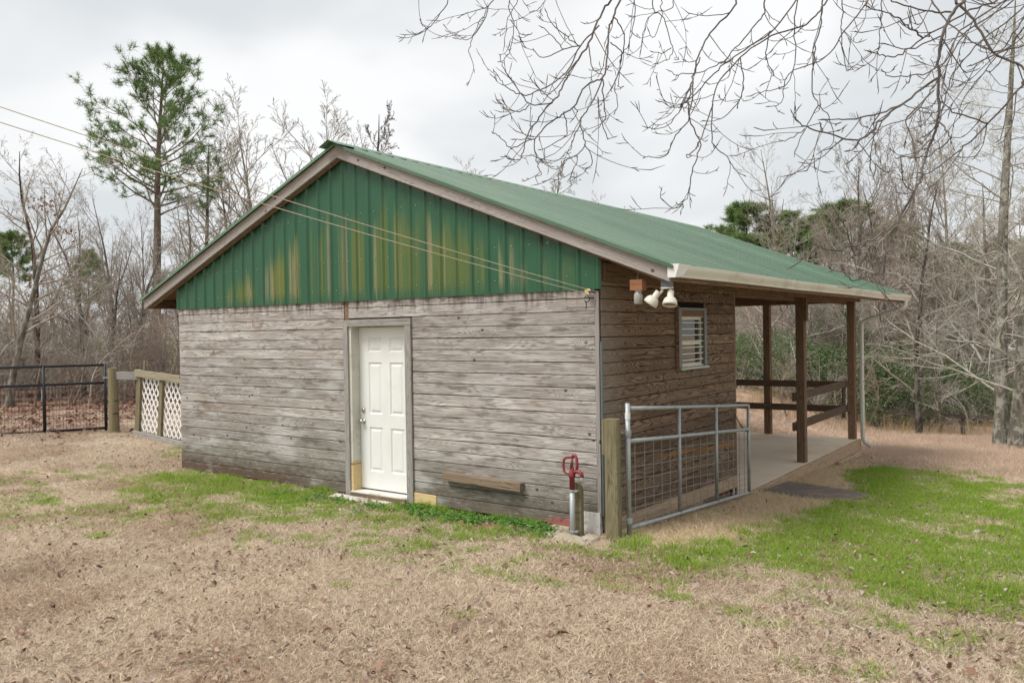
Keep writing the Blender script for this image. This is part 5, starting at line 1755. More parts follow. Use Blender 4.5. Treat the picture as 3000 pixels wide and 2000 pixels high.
# ------------------------------------------------------------------ masses: scattered copies through geometry nodes
def scatter(name, P, rot, scl, idx, meshes, label, cat):
    """one object: each point carries one of the meshes"""
    col = bpy.data.collections.new(name + '_pieces')
    for i, me in enumerate(meshes):
        o = bpy.data.objects.new('%s_piece_%02d' % (name, i), me)
        col.objects.link(o)
    me = bpy.data.meshes.new(name)
    me.vertices.add(len(P))
    me.vertices.foreach_set('co', np.asarray(P, np.float32).ravel())
    a = me.attributes.new('rot', 'FLOAT_VECTOR', 'POINT')
    a.data.foreach_set('vector', np.asarray(rot, np.float32).ravel())
    a = me.attributes.new('scl', 'FLOAT_VECTOR', 'POINT')
    a.data.foreach_set('vector', np.asarray(scl, np.float32).ravel())
    a = me.attributes.new('pick', 'INT', 'POINT')
    a.data.foreach_set('value', np.asarray(idx, np.int32))
    o = bpy.data.objects.new(name, me)
    COL.objects.link(o)
    ng = bpy.data.node_groups.new(name + '_scatter', 'GeometryNodeTree')
    ng.interface.new_socket('Geometry', in_out='INPUT', socket_type='NodeSocketGeometry')
    ng.interface.new_socket('Geometry', in_out='OUTPUT', socket_type='NodeSocketGeometry')
    gi = ng.nodes.new('NodeGroupInput')
    go = ng.nodes.new('NodeGroupOutput')
    ci = ng.nodes.new('GeometryNodeCollectionInfo')
    ci.inputs['Collection'].default_value = col
    ci.inputs['Separate Children'].default_value = True
    ci.inputs['Reset Children'].default_value = True
    ip = ng.nodes.new('GeometryNodeInstanceOnPoints')
    ip.inputs['Pick Instance'].default_value = True

    def attr(nm, typ):
        n = ng.nodes.new('GeometryNodeInputNamedAttribute')
        n.data_type = typ
        n.inputs['Name'].default_value = nm
        return n.outputs['Attribute']
    L = ng.links
    L.new(gi.outputs[0], ip.inputs['Points'])
    L.new(ci.outputs[0], ip.inputs['Instance'])
    L.new(attr('pick', 'INT'), ip.inputs['Instance Index'])
    L.new(attr('rot', 'FLOAT_VECTOR'), ip.inputs['Rotation'])
    L.new(attr('scl', 'FLOAT_VECTOR'), ip.inputs['Scale'])
    L.new(ip.outputs[0], go.inputs[0])
    md = o.modifiers.new('scatter', 'NODES')
    md.node_group = ng
    return tag(o, label, cat, None, 'stuff')


def joined(tr):
    """trunk and crown of a tree as one mesh, for the far wood"""
    Vs, Fs, n = [], [], 0
    for me in tr:
        v = np.empty(len(me.vertices) * 3, np.float32)
        me.vertices.foreach_get('co', v)
        f = np.empty(len(me.loops), np.int32)
        me.loops.foreach_get('vertex_index', f)
        Vs.append(v.reshape(-1, 3))
        Fs.append(f.reshape(-1, 4) + n)
        n += len(me.vertices)
    me = arr_mesh('wood_tree', np.concatenate(Vs), np.concatenate(Fs), True)
    me.materials.append(tr[1].materials[0])
    return me


WOOD = [joined(TREES[k]) for k in ('b2', 'u2', 'b1', 'a2')]
rng = np.random.default_rng(40)
pts, scs = [], []
for U0, U1, D0, D1, n, s0, s1 in ((-420, 600, 42, 66, 50, 0.5, 0.8), (1950, 2520, 50, 75, 80, 0.55, 0.8), (2520, 3450, 38, 70, 130, 0.75, 1.15), (600, 1950, 55, 80, 60, 0.5, 0.8)):
    for i in range(n):
        x, y = uv(rng.uniform(U0, U1), rng.uniform(D0, D1))
        pts.append((x, y, float(gz(x, y)) - 0.1))
        scs.append(rng.uniform(s0, s1))
n = len(pts)
scatter('woods', pts, np.stack([np.zeros(n), np.zeros(n), rng.uniform(0, 6.28, n)], 1), np.repeat(np.array(scs)[:, None], 3, 1), rng.integers(0, 4, n), WOOD,
        'grey-brown mass of leafless woods far behind the shed', 'woods')
BR = [joined(TREES[k]) for k in ('s1', 's2', 's3')]
pts, scs = [], []
for U0, U1, D0, D1, n, s0, s1 in ((-150, 560, 21, 34, 190, 0.4, 0.95), (2080, 2520, 31, 46, 110, 0.7, 1.3), (2520, 3200, 31, 46, 190, 0.8, 1.7), (2150, 3200, 24, 28, 22, 0.4, 0.8)):
    for i in range(n):
        x, y = uv(rng.uniform(U0, U1), rng.uniform(D0, D1))
        pts.append((x, y, float(gz(x, y)) - 0.05))
        scs.append(rng.uniform(s0, s1))
n = len(pts)
scatter('brush', pts, np.stack([rng.normal(0, 0.18, n), rng.normal(0, 0.18, n), rng.uniform(0, 6.28, n)], 1), np.repeat(np.array(scs)[:, None], 3, 1) * np.array([[1.25, 1.25, 1.0]]), rng.integers(0, 3, n), BR,
        'tangled leafless brush under the trees', 'brush')
# ------------------------------------------------------------------ the near tree whose boughs hang into the picture
za = lambda a, b: (1200 + a / 2.412, b / 2.412)
zb = lambda a, b: (2000 + a / 1.96, b / 1.96)
zc = lambda a, b: (2300 + a / 2.09, 600 + b / 2.09)
# (depth at start, depth at end, start radius mm, points)
BRA = [
    (5.6, 5.4, 7, [za(285, -140), za(275, 0), za(180, 150), za(122, 207), za(90, 305)]),
    (5.5, 5.3, 3.5, [za(122, 207), za(90, 180), za(70, 135)]),
    (5.7, 5.5, 7, [za(640, -160), za(590, 0), za(555, 50), za(540, 120), za(455, 260), za(418, 365), za(445, 430), za(460, 520)]),
    (5.6, 5.3, 4, [za(555, 45), za(420, 90), za(333, 130)]),
    (5.6, 5.4, 4, [za(530, 125), za(500, 140), za(440, 260), za(370, 280), za(300, 268)]),
    (5.6, 5.5, 6, [za(700, -160), za(705, 0), za(703, 70), za(735, 160), za(718, 340), za(660, 425), za(620, 440)]),
    (5.7, 5.5, 5, [za(800, -140), za(765, 0), za(700, 130), za(660, 370)]),
    (5.6, 5.5, 4, [za(715, 140), za(790, 245), za(870, 230)]),
    (5.6, 5.6, 4, [za(1010, -120), za(960, 0), za(900, 70), za(845, 90)]),
    # bough B
    (5.2, 4.7, 17, [za(1560, -220), za(1425, 0), za(1340, 120), za(1265, 310), za(1150, 470), za(1110, 560), za(1050, 670), za(990, 740), za(870, 885), za(820, 1000), za(790, 1110), za(740, 1130), za(670, 1095)]),
    (5.0, 4.8, 9, [za(1340, 180), za(1205, 325), za(1110, 510), za(885, 660), za(790, 665), za(700, 630), za(640, 560), za(590, 485)]),
    (4.9, 4.8, 6, [za(1010, 725), za(850, 740), za(740, 590), za(660, 470), za(630, 380)]),
    (4.9, 4.7, 5, [za(845, 740), za(790, 785), za(690, 775), za(630, 710)]),
    (5.0, 4.9, 6, [za(1205, 325), za(1140, 285), za(1000, 160), za(955, 55)]),
    (5.0, 4.9, 6, [za(1205, 325), za(1085, 355), za(940, 410), za(870, 340)]),
    (5.0, 4.9, 4, [za(1085, 355), za(1000, 250), za(910, 180)]),
    (4.9, 4.8, 6, [za(1265, 320), za(1290, 480), za(1370, 540)]),
    (4.9, 4.8, 5, [za(1130, 500), za(1020, 640), za(940, 665), za(880, 560)]),
    (5.2, 4.7, 15, [za(1640, -260), za(1490, 0), za(1440, 120), za(1410, 200), za(1400, 380), za(1365, 545), za(1250, 600), za(1160, 755), za(1090, 800), za(1000, 860), za(885, 990), za(890, 1090), za(915, 1190), za(930, 1230), za(885, 1250)]),
    (4.8, 4.7, 4, [za(885, 990), za(825, 985), za(710, 985)]),
    (4.8, 4.6, 5, [za(860, 980), za(740, 1040), za(700, 1035), za(640, 970), za(580, 930)]),
    (4.8, 4.7, 8, [za(1365, 545), za(1280, 740), za(1215, 830), za(1205, 880), za(1235, 1020), za(1180, 1095), za(1085, 1150), za(1075, 1210), za(1045, 1250)]),
    (4.7, 4.7, 5, [za(1235, 1020), za(1290, 1140), za(1240, 1200)]),
    (4.7, 4.6, 5, [za(1180, 1095), za(1185, 1130), za(1110, 1290)]),
    (4.7, 4.8, 5, [za(1205, 880), za(1145, 1000), za(1140, 1055), za(1100, 1080)]),
    (4.8, 4.9, 4, [za(1165, 760), za(1185, 800), za(1130, 870)]),
    (4.8, 4.8, 5, [za(1090, 790), za(1110, 900), za(1095, 965), za(970, 1045), za(905, 1060)]),
    (4.8, 4.9, 6, [za(1365, 560), za(1375, 740), za(1385, 830), za(1330, 910), za(1285, 935)]),
    (4.8, 4.9, 5, [za(1330, 690), za(1340, 800), za(1390, 960), za(1410, 985), za(1470, 960)]),
    (5.0, 5.0, 7, [za(1440, 120), za(1510, 220), za(1515, 340), za(1490, 440), za(1475, 600), za(1515, 615)]),
    (4.9, 5.0, 5, [za(1420, 300), za(1500, 380), za(1475, 520), za(1450, 620), za(1470, 750), za(1440, 815)]),
    (5.1, 5.0, 6, [za(1600, -120), za(1590, 0), za(1590, 140), za(1545, 310), za(1480, 440)]),
    (5.3, 5.1, 7, [za(1700, -150), za(1715, 0), za(1730, 80), za(1790, 130), za(1850, 310), za(1860, 370), za(1800, 435), za(1715, 460)]),
    (5.2, 5.1, 4, [za(1850, 340), za(1780, 380), za(1695, 360)]),
    (5.3, 5.2, 5, [za(1790, -150), za(1780, 0), za(1780, 130), za(1720, 265), za(1680, 190)]),
    (5.3, 5.2, 5, [za(1870, -140), za(1860, 0), za(1850, 60), za(1720, 100), za(1660, 200), za(1625, 410)]),
    # bough C
    (5.0, 4.5, 13, [zb(380, -220), zb(305, 0), zb(300, 40), zb(160, 190), zb(100, 300), zb(60, 440), zb(35, 560), zb(40, 680), zb(100, 830), zb(60, 960), zb(40, 1080), za(1975, 1335), za(1935, 1440), za(1915, 1520)]),
    (4.5, 4.4, 5, [za(1935, 1445), za(1865, 1470), za(1770, 1395)]),
    (5.0, 4.8, 11, [zb(520, -200), zb(470, 0), zb(465, 70), zb(420, 140), zb(300, 280), zb(190, 380), zb(0, 435), za(1810, 490)]),
    (5.1, 4.7, 11, [zb(760, -200), zb(650, 0), zb(510, 180), zb(320, 310), zb(200, 400), zb(90, 520), zb(0, 600), za(1870, 760), za(1735, 705)]),
    (5.0, 4.6, 12, [zb(960, -200), zb(830, 0), zb(790, 60), zb(700, 145), zb(510, 210), zb(330, 330), zb(200, 490), zb(170, 650), zb(175, 820), zb(250, 900), zb(310, 980), zb(365, 1015)]),
    (4.7, 4.6, 6, [zb(175, 600), zb(90, 830), zb(20, 900), za(2000, 1100)]),
    (4.8, 4.7, 7, [zb(60, 470), za(1980, 820), za(1880, 960), za(1810, 1100), za(1700, 1105), za(1645, 1120)]),
    (4.8, 4.7, 6, [zb(100, 330), za(2000, 560), za(1900, 800), za(1780, 910), za(1640, 890)]),
    (5.0, 4.7, 8, [zb(800, 20), zb(790, 150), zb(755, 280), zb(745, 500), zb(780, 600), zb(850, 690), zb(860, 820), zb(770, 885)]),
    (4.8, 4.7, 5, [zb(780, 605), zb(700, 740), zb(640, 905)]),
    (4.8, 4.8, 4, [zb(700, 740), zb(600, 805), zb(550, 795)]),
    (5.0, 4.8, 9, [zb(1180, -200), zb(1050, 20), zb(930, 180), zb(820, 330), zb(610, 430), zb(560, 590), zb(475, 615)]),
    (5.0, 4.9, 6, [zb(1150, -160), zb(1140, 0), zb(1135, 150), zb(1115, 320), zb(980, 415)]),
    (5.0, 4.9, 6, [zb(900, -160), zb(920, 70), zb(910, 180), zb(940, 400), zb(990, 375), zb(1050, 380)]),
    (4.9, 4.8, 6, [zb(660, 0), zb(640, 180), zb(650, 330), zb(600, 480), zb(500, 520), zb(360, 555)]),
    (5.0, 4.8, 6, [zb(500, 180), zb(480, 330), zb(520, 430), zb(440, 500)]),
    (4.9, 4.9, 6, [zb(330, 330), zb(350, 480), zb(310, 600), zb(220, 680), zb(100, 700)]),
    # bough D, the nearest
    (3.9, 3.5, 21, [zb(1900, -260), zb(1700, -60), zb(1600, 20), zb(1530, 110), zb(1480, 250), zb(1465, 450), zb(1465, 690), zb(1420, 830), zb(1370, 1000), zb(1340, 1080), zb(1230, 1275), zb(1180, 1370), zb(1150, 1568), zc(595, 500), zc(645, 660)]),
    (3.7, 3.4, 11, [zb(1460, 450), zb(1270, 590), zb(1150, 680), zb(1015, 800), zb(810, 760), zb(690, 715), zb(630, 670)]),
    (3.6, 3.4, 8, [zb(1270, 595), zb(1090, 665), zb(930, 685), zb(775, 690)]),
    (3.5, 3.4, 5, [zb(1015, 800), zb(990, 850), zb(925, 870)]),
    (3.6, 3.5, 5, [zb(810, 760), zb(785, 700)]),
    (3.6, 3.6, 6, [zb(1465, 695), zb(1530, 780), zb(1480, 850), zb(1390, 900), zb(1290, 910)]),
    (3.5, 3.3, 9, [zb(1225, 1280), zb(1090, 1370), zb(950, 1420), zb(850, 1435), zb(740, 1395)]),
    (3.5, 3.4, 5, [zb(1060, 1370), zb(1000, 1450), zb(960, 1490)]),
    (3.5, 3.4, 5, [zc(590, 420), zc(500, 440), zc(400, 455), zc(345, 370)]),
    (3.4, 3.3, 4, [zc(645, 660), zc(620, 700), zc(585, 720)]),
    (3.9, 3.7, 15, [zb(1570, 20), zb(1670, 110), zb(1780, 300), zb(1950, 380), zb(1960, 450), zb(1890, 560), zb(1750, 710), zb(1680, 790), zb(1570, 880), zb(1420, 990), zb(1330, 990)]),
    (3.8, 3.7, 7, [zb(1750, 710), zb(1580, 650), zb(1470, 580)]),
    (3.7, 3.4, 7, [zb(1300, -120), zb(1420, 0), zb(1530, 130), zb(1640, 220), zb(1780, 300)]),
    (3.7, 3.5, 7, [zb(1780, 300), zb(1960, 260), zb(2100, 200)]),
    (3.7, 3.5, 7, [zb(1900, 270), zb(1720, 345), zb(1630, 385)]),
    (3.9, 3.6, 9, [zb(1540, 70), zb(1390, 65), zb(1200, 0), zb(1100, -60)]),
    (4.0, 3.6, 8, [zb(1380, 220), zb(1310, 160), zb(1230, 100), zb(1150, 70), zb(1040, 30)]),
    (4.3, 4.0, 12, [zb(2000, -120), zb(1820, 0), zb(1650, 60), zb(1380, 220), zb(1240, 320), zb(1150, 318), zb(1060, 290)]),
    (4.3, 4.1, 7, [zb(1500, 200), zb(1300, 280), zb(1120, 250)]),
    (4.4, 4.2, 10, [zb(2000, -140), zb(1850, 0), zb(1600, 180), zb(1500, 360), zb(1350, 430), zb(1200, 440), zb(1140, 395)]),
    (4.5, 4.3, 9, [zb(2050, -120), zb(1900, 0), zb(1640, 180), zb(1540, 330), zb(1500, 480), zb(1510, 560)]),
    (4.6, 4.3, 9, [zb(2100, -100), zb(1940, 60), zb(1720, 230), zb(1560, 420), zb(1490, 620), zb(1470, 730)]),
    (4.6, 4.4, 8, [zb(2100, 60), zb(1960, 160), zb(1860, 300), zb(1780, 400), zb(1740, 410)]),
    (4.6, 4.4, 8, [zb(1980, -160), zb(1990, 20), zb(1900, 200), zb(1800, 330), zb(1620, 560), zb(1600, 660)]),
    (4.7, 4.3, 8, [zb(1440, 520), zb(1290, 680), zb(1310, 770), zb(1330, 860), zb(1335, 905)]),
    (4.5, 4.3, 6, [zb(1460, 460), zb(1400, 560), zb(1300, 680), zb(1150, 725), zb(1120, 780)]),
]


def catmull(Q, m):
    Q = np.asarray(Q, float)
    Q = np.vstack([2 * Q[0] - Q[1], Q, 2 * Q[-1] - Q[-2]])
    out = []
    for i in range(1, len(Q) - 2):
        p0, p1, p2, p3 = Q[i - 1:i + 3]
        for t in np.linspace(0, 1, m, endpoint=False):
            out.append(0.5 * ((2 * p1) + (-p0 + p2) * t + (2 * p0 - 5 * p1 + 4 * p2 - p3) * t * t + (-p0 + 3 * p1 - 3 * p2 + p3) * t ** 3))
    out.append(Q[-2])
    return np.array(out)


NC = Geo()
rng = np.random.default_rng(14)
starts = []
for (d0, d1, r, pts) in BRA:
    n = len(pts)
    jit = np.cumsum(rng.normal(0, 0.05, n)) * 0.5
    ctrl = np.array([cam_at(u, v, d0 + (d1 - d0) * i / (n - 1) + (jit[i] if 0 < i < n - 1 else 0)) for i, (u, v) in enumerate(pts)])
    Pl = catmull(ctrl, 5)
    Pl[1:-1] += rng.normal(0, 0.0035, Pl[1:-1].shape)
    t = np.linspace(0, 1, len(Pl))
    R = (0.001 * r * 0.31) * (1 - t) ** 0.8 + 0.0019
    R[-1] = 0.0012
    R[-2] = 0.0034
    starts.append((Pl[0], r))
    V, F = tubes(Pl[None], R[None], 7)
    NC.add(V, F)
    L = np.linalg.norm(np.diff(Pl, axis=0), axis=1).sum()
    m = max(2, int(L * 5.6))
    p, d, rr, tt, par = spawn(rng, Pl[None], R[None], m, 0.12, 0.97, 48, 14, 0.6, 0.0019)
    down = np.array([0, 0, -0.25])
    Lt = rng.uniform(0.10, 0.46, m) * (1.15 - 0.5 * tt)
    P1, R1 = march(rng, p, d + down, Lt, np.minimum(rr, 0.0034), np.full(m, 0.0016), 7, 0.11, (0, 0, 0.26), 1.5)
    R1[:, -1] = 0.001
    R1[:, -2] = 0.0027
    V, F = tubes(P1, R1, 5)
    NC.add(V, F)
    p, d, rr, tt, par = spawn(rng, P1, R1, 2, 0.35, 0.9, 45, 12, 0.9, 0.0016)
    P2, R2 = march(rng, p, d, rng.uniform(0.015, 0.10, len(p)), np.full(len(p), 0.0018), np.full(len(p), 0.0014), 4, 0.12, (0, 0, 0.12))
    R2[:, -1] = 0.001
    R2[:, -2] = 0.0025
    V, F = tubes(P2, R2, 4)
    NC.add(V, F)
# boughs above the frame that carry them, from a trunk standing to the right of the camera
TB = np.array(cam_at(4550, 970, 4.2))
TB[2] = float(gz(TB[0], TB[1]))
TG = Geo()
top = TB + np.array([-0.3, 0.2, 7.5])
Pl = catmull([TB - [0, 0, 0.2], TB + [0.0, 0.05, 1.6], TB + [-0.1, 0.1, 3.4], TB + [-0.15, 0.1, 5.2], top], 5)
R = np.interp(np.linspace(0, 1, len(Pl)), [0, 0.06, 0.5, 1], [0.34, 0.25, 0.20, 0.10])
V, F = tubes(Pl[None], R[None], 16)
TG.add(V, F)
hubs = []
LIMBS = [(11, 0.085, [(3150, -470, 4.3), (2750, -450, 4.75), (2350, -420, 5.0), (1950, -380, 5.25), (1600, -330, 5.5), (1330, -300, 5.7)]),
         (13, 0.07, [(3350, -420, 3.9), (3000, -400, 4.0), (2780, -330, 4.0)])]
for k, rl, way in LIMBS:
    s_ = Pl[k]
    w_ = [np.array(cam_at(*q)) for q in way]
    Q = catmull([s_, s_ * 0.5 + w_[0] * 0.5 + [0, 0, 0.45]] + w_, 14)
    Q[1:-1] += rng.normal(0, 0.012, Q[1:-1].shape)
    V, F = tubes(Q[None], np.linspace(rl, 0.012, len(Q))[None], 10)
    TG.add(V, F)
    hubs.append(Q)
allh = np.concatenate(hubs)
for p, r in starts:
    pr = (p - CAM_P) @ CAM_U / ((p - CAM_P) @ CAM_W)
    if pr * CAM_F > 985:                         # begins above the frame: tie it to the nearest bough
        h = allh[np.argmin(np.linalg.norm(allh - p, axis=1))]
        Q = catmull([h, h * 0.5 + p * 0.5 + [0, 0, 0.06], p], 5)
        V, F = tubes(Q[None], np.linspace(0.001 * r + 0.004, 0.001 * r * 0.31 + 0.0019, len(Q))[None], 7)
        NC.add(V, F)
nt_ = empty('overhanging_tree', tuple(TB), 0, 'bare budding branches hanging into the top right from a near tree', 'tree')
for nm, g, mt in (('trunk', TG, M_BARK), ('crown', NC, M_NEARTWIG)):
    o = link(nm, g.mesh(nm, mt), None, nt_)
    o.matrix_parent_inverse = Matrix.Translation(tuple(-TB))


# ------------------------------------------------------------------ grass, straw and leaves
def tuft(seed, n, rad, h, w, lie, curl, mat, segs=2):
    rng = np.random.default_rng(seed)
    q = rad * np.sqrt(rng.random(n)) * (1 + 0.15 * rng.normal(size=n))
    qa = rng.uniform(0, 2 * PI, n)
    b = np.stack([q * np.cos(qa), q * np.sin(qa), np.zeros(n)], 1)
    az = rng.uniform(0, 2 * PI, n)
    out = np.stack([np.cos(az), np.sin(az), np.zeros(n)], 1)
    ln = h * rng.uniform(0.5, 1.25, n)
    li = np.clip(lie + rng.normal(0, 0.22, n), 0.02, 0.97)
    up = np.array([0, 0, 1.0])
    d = unit(up[None] * np.cos(li * PI / 2)[:, None] + out * np.sin(li * PI / 2)[:, None])
    side = unit(np.cross(d, up + rng.normal(size=(n, 3)) * 0.4)) * (w * rng.uniform(0.6, 1.3, n))[:, None]
    p1 = b + d * (ln * 0.5)[:, None]
    d2 = unit(d + out * curl * rng.uniform(0, 1, (n, 1)) - up * curl * rng.uniform(0, 0.9, (n, 1)) + rng.normal(size=(n, 3)) * 0.25)
    p2 = p1 + d2 * (ln * 0.5)[:, None]
    p2[:, 2] = np.maximum(p2[:, 2], 0.004)
    V = np.stack([b - side, b + side, p1 + side * 0.8, p1 - side * 0.8, p2], 1).reshape(-1, 3)
    k = np.arange(n)[:, None] * 5
    me = arr_mesh('tuft', V, [k + np.array([[0, 1, 2, 3]]), k + np.array([[3, 2, 4]])], False)
    me.materials.append(mat)
    return me


def leaf(seed, mat, L=0.05):
    """lobed oak leaf, cupped and twisted"""
    rng = np.random.default_rng(seed)
    t = np.linspace(0, 1, 9)
    wd = np.array([0.05, 0.16, 0.42, 0.24, 0.55, 0.30, 0.48, 0.22, 0.02]) * L * rng.uniform(0.7, 1.1)
    x = (t - 0.5) * 2 * L
    cu = rng.uniform(0.2, 0.9)
    mid = np.stack([x, np.sin(t * 5 + seed) * 0.05 * L, 0.25 * L * cu * np.sin(t * PI * rng.uniform(0.8, 1.6))], 1)
    lf = mid + np.stack([0 * t, wd, wd * cu * rng.uniform(-0.2, 1.0)], 1)
    rt = mid + np.stack([0 * t, -wd, wd * cu * rng.uniform(-0.2, 1.0)], 1)
    V = np.concatenate([mid, lf, rt])
    i = np.arange(8)
    F = np.concatenate([np.stack([i, i + 1, i + 10, i + 9], 1), np.stack([i + 1, i, i + 18, i + 19], 1)])
    me = arr_mesh('leaf', V, F, True)
    me.materials.append(mat)
    return me


def in_building(x, y, m=0.0):
    return (x > -W - m) & (x < 0.07 + m) & (y > -0.03 - m) & (y < 10.5 + m)


def field_pts(rng, n, U0, U1, D0, D1, pw=1.0):
    """points on the ground in the wedge the camera looks over, denser near"""
    D = D0 * (D1 / D0) ** (rng.random(n) ** pw)
    U = rng.uniform(U0, U1, n)
    B = CAM_P[None] + (CAM_W[None] + CAM_R[None] * ((U - 1500) / CAM_F)[:, None]) * D[:, None]
    return B[:, 0], B[:, 1], D


HF_X, HF_Y = gx, gy


def ground_z(x, y):
    return gz(x, y)


def tilt(x, y, spin):
    """euler angles that lay a patch on the slope after spinning it"""
    e = 0.2
    sx = (gz(x + e, y) - gz(x - e, y)) / (2 * e)
    sy = (gz(x, y + e) - gz(x, y - e)) / (2 * e)
    cs, sn = np.cos(spin), np.sin(spin)
    gxl = sx * cs + sy * sn
    gyl = -sx * sn + sy * cs
    return np.stack([np.arctan(gyl), -np.arctan(gxl), spin], 1)


def on_mat(x, y):
    return polysd(x, y, [(0.14, 4.35), (0.10, 5.70), (1.40, 5.15), (1.30, 4.02)]) > -0.04


rng = np.random.default_rng(100)
# dry, matted lawn
TD = [tuft(200 + i, 330, 0.20, 0.066, 0.0020, 0.76, 0.9, M_DRY if i < 5 else M_DRYB) for i in range(9)]
x, y, D = field_pts(rng, 11500, -700, 3700, 2.8, 24, 0.9)
g, st, li, fi, me_, sa = masks(x, y)
keep = ~in_building(x, y) & ~on_mat(x, y) & (rng.random(len(x)) > g * 0.62) & (rng.random(len(x)) > st * 0.9) & (rng.random(len(x)) > li * 0.75) & (rng.random(len(x)) > sa * 0.8)
keep &= polysd(x, y, [(-0.48, -0.42), (0.12, -0.6), (0.17, -0.45), (0.12, -0.18), (-0.5, -0.1)]) < 0.0
x, y, D = x[keep], y[keep], D[keep]
n = len(x)
s = rng.uniform(0.85, 1.25, n) * (0.85 + 0.035 * D)
scatter('dry_grass', np.stack([x, y, ground_z(x, y) - 0.004], 1), tilt(x, y, rng.uniform(0, 6.28, n)),
        np.stack([s, s, s * rng.uniform(0.6, 1.1, n)], 1), np.where(vnoise(x * 0.9, y * 0.9, 140, 4) + rng.normal(0, 0.07, n) + 0.10 * (x < -6.5) > 0.56, rng.integers(5, 9, n), rng.integers(0, 5, n)), TD, 'short matted tan winter grass over the whole yard', 'grass')
# pinkish tall field grass behind
TF = [tuft(220 + i, 220, 0.30, 0.14, 0.0035, 0.38, 0.5, M_PINKDRY) for i in range(4)]
xs2 = rng.uniform(-9, 12, 4600)
ys2 = rng.uniform(8.5, 27, 4600)
fm = masks(xs2, ys2)[3]
kp = (rng.random(len(xs2)) < fm) & ~in_building(xs2, ys2, 0.1)
xs2, ys2 = xs2[kp], ys2[kp]
n = len(xs2)
s = rng.uniform(0.6, 1.3, n)
scatter('field_grass', np.stack([xs2, ys2, ground_z(xs2, ys2) - 0.01], 1), tilt(xs2, ys2, rng.uniform(0, 6.28, n)), np.repeat(s[:, None], 3, 1), rng.integers(0, 4, n), TF,
        'pinkish tan dry grass of the field behind the porch', 'grass')
# green grass
TGm = [tuft(240 + i, 110, 0.095, 0.060, 0.0019, 0.42, 0.7, M_GRASS) for i in range(6)]
xs3 = np.concatenate([rng.uniform(-9, 6.2, 15000), rng.uniform(0.5, 4.5, 6500)])
ys3 = np.concatenate([rng.uniform(-3.8, 9.5, 15000), rng.uniform(-0.8, 9.2, 6500)])
gm, sm_ = masks(xs3, ys3)[:2]
kp = (rng.random(len(xs3)) < gm ** 1.3 * 1.05) & ~in_building(xs3, ys3, 0.0) & ~on_mat(xs3, ys3)
kp &= polysd(xs3, ys3, [(-0.48, -0.42), (0.12, -0.6), (0.17, -0.45), (0.12, -0.18), (-0.5, -0.1)]) < 0.0
kp &= np.hypot(xs3 + 1.17, ys3 + 0.47) > 0.2
kp &= ~((xs3 > -3.82) & (xs3 < -2.8) & (ys3 > -0.29))
xs3, ys3 = xs3[kp], ys3[kp]
n = len(xs3)
lush = vnoise(xs3 * 1.7, ys3 * 1.7, 91, 2)
s = rng.uniform(0.65, 1.25, n) * (0.7 + 0.75 * lush)
scatter('green_grass', np.stack([xs3, ys3, ground_z(xs3, ys3) - 0.004], 1), tilt(xs3, ys3, rng.uniform(0, 6.28, n)),
        np.repeat(s[:, None], 3, 1), rng.integers(0, 6, n), TGm, 'fresh green grass growing in patches by the walls', 'grass')
TGL = [tuft(250 + i, 26, 0.045, 0.060, 0.0019, 0.42, 0.7, M_GRASS) for i in range(4)]
# tall clumps at the wall foot and along the straw
spots = [(-1.15, -0.08), (-0.78, -0.10), (-1.0, -0.12), (-2.1, -0.10), (-4.1, -0.10), (-4.0, -0.14), (-2.35, -0.12), (0.55, -0.22), (0.9, -0.28), (0.62, -0.34), (1.2, -0.18), (1.15, 0.3), (1.05, 0.9), (1.1, 1.5), (1.15, 2.1), (1.25, 2.7), (0.95, 0.1), (0.5, -0.3), (1.4, 3.9), (1.5, 3.95), (0.7, 7.0), (0.9, 6.4), (0.6, 7.7)]
cx_, cy_ = [], []
for a, b in spots:
    k = 16
    cx_ += list(a + rng.normal(0, 0.09, k))
    cy_ += list(b + rng.normal(0, 0.05 if b < -0.05 and a < 0.1 else 0.09, k))
cx_, cy_ = np.array(cx_), np.minimum(np.array(cy_), np.where(np.array(cx_) < 0.05, -0.05, 99))
n = len(cx_)
s = rng.uniform(0.8, 2.0, n)
scatter('tall_grass', np.stack([cx_, cy_, ground_z(cx_, cy_)], 1), np.stack([rng.normal(0, .1, n), rng.normal(0, .1, n), rng.uniform(0, 6.28, n)], 1),
        np.stack([s * 0.8, s * 0.8, s * 1.15], 1), rng.integers(0, 4, n), TGL, 'longer green grass clumps at the wall foot and along the straw', 'grass')
# clover and broad-leaved weeds along the wall foot
def weed(seed):
    rng = np.random.default_rng(seed)
    n = 26
    a = rng.uniform(0, 2 * PI, n)
    r = 0.06 * np.sqrt(rng.random(n))
    c = np.stack([r * np.cos(a), r * np.sin(a), rng.uniform(0.015, 0.05, n)], 1)
    u = unit(np.stack([np.cos(a), np.sin(a), rng.normal(0, 0.35, n)], 1)) * 0.015
    v = unit(np.cross(u, np.array([0, 0, 1.0]) + rng.normal(size=(n, 3)) * 0.3)) * 0.011
    V = np.stack([c - u, c + v, c + u, c - v], 1).reshape(-1, 3)
    me = arr_mesh('weed', V, np.arange(4 * n).reshape(-1, 4))
    me.materials.append(M_WEED)
    return me


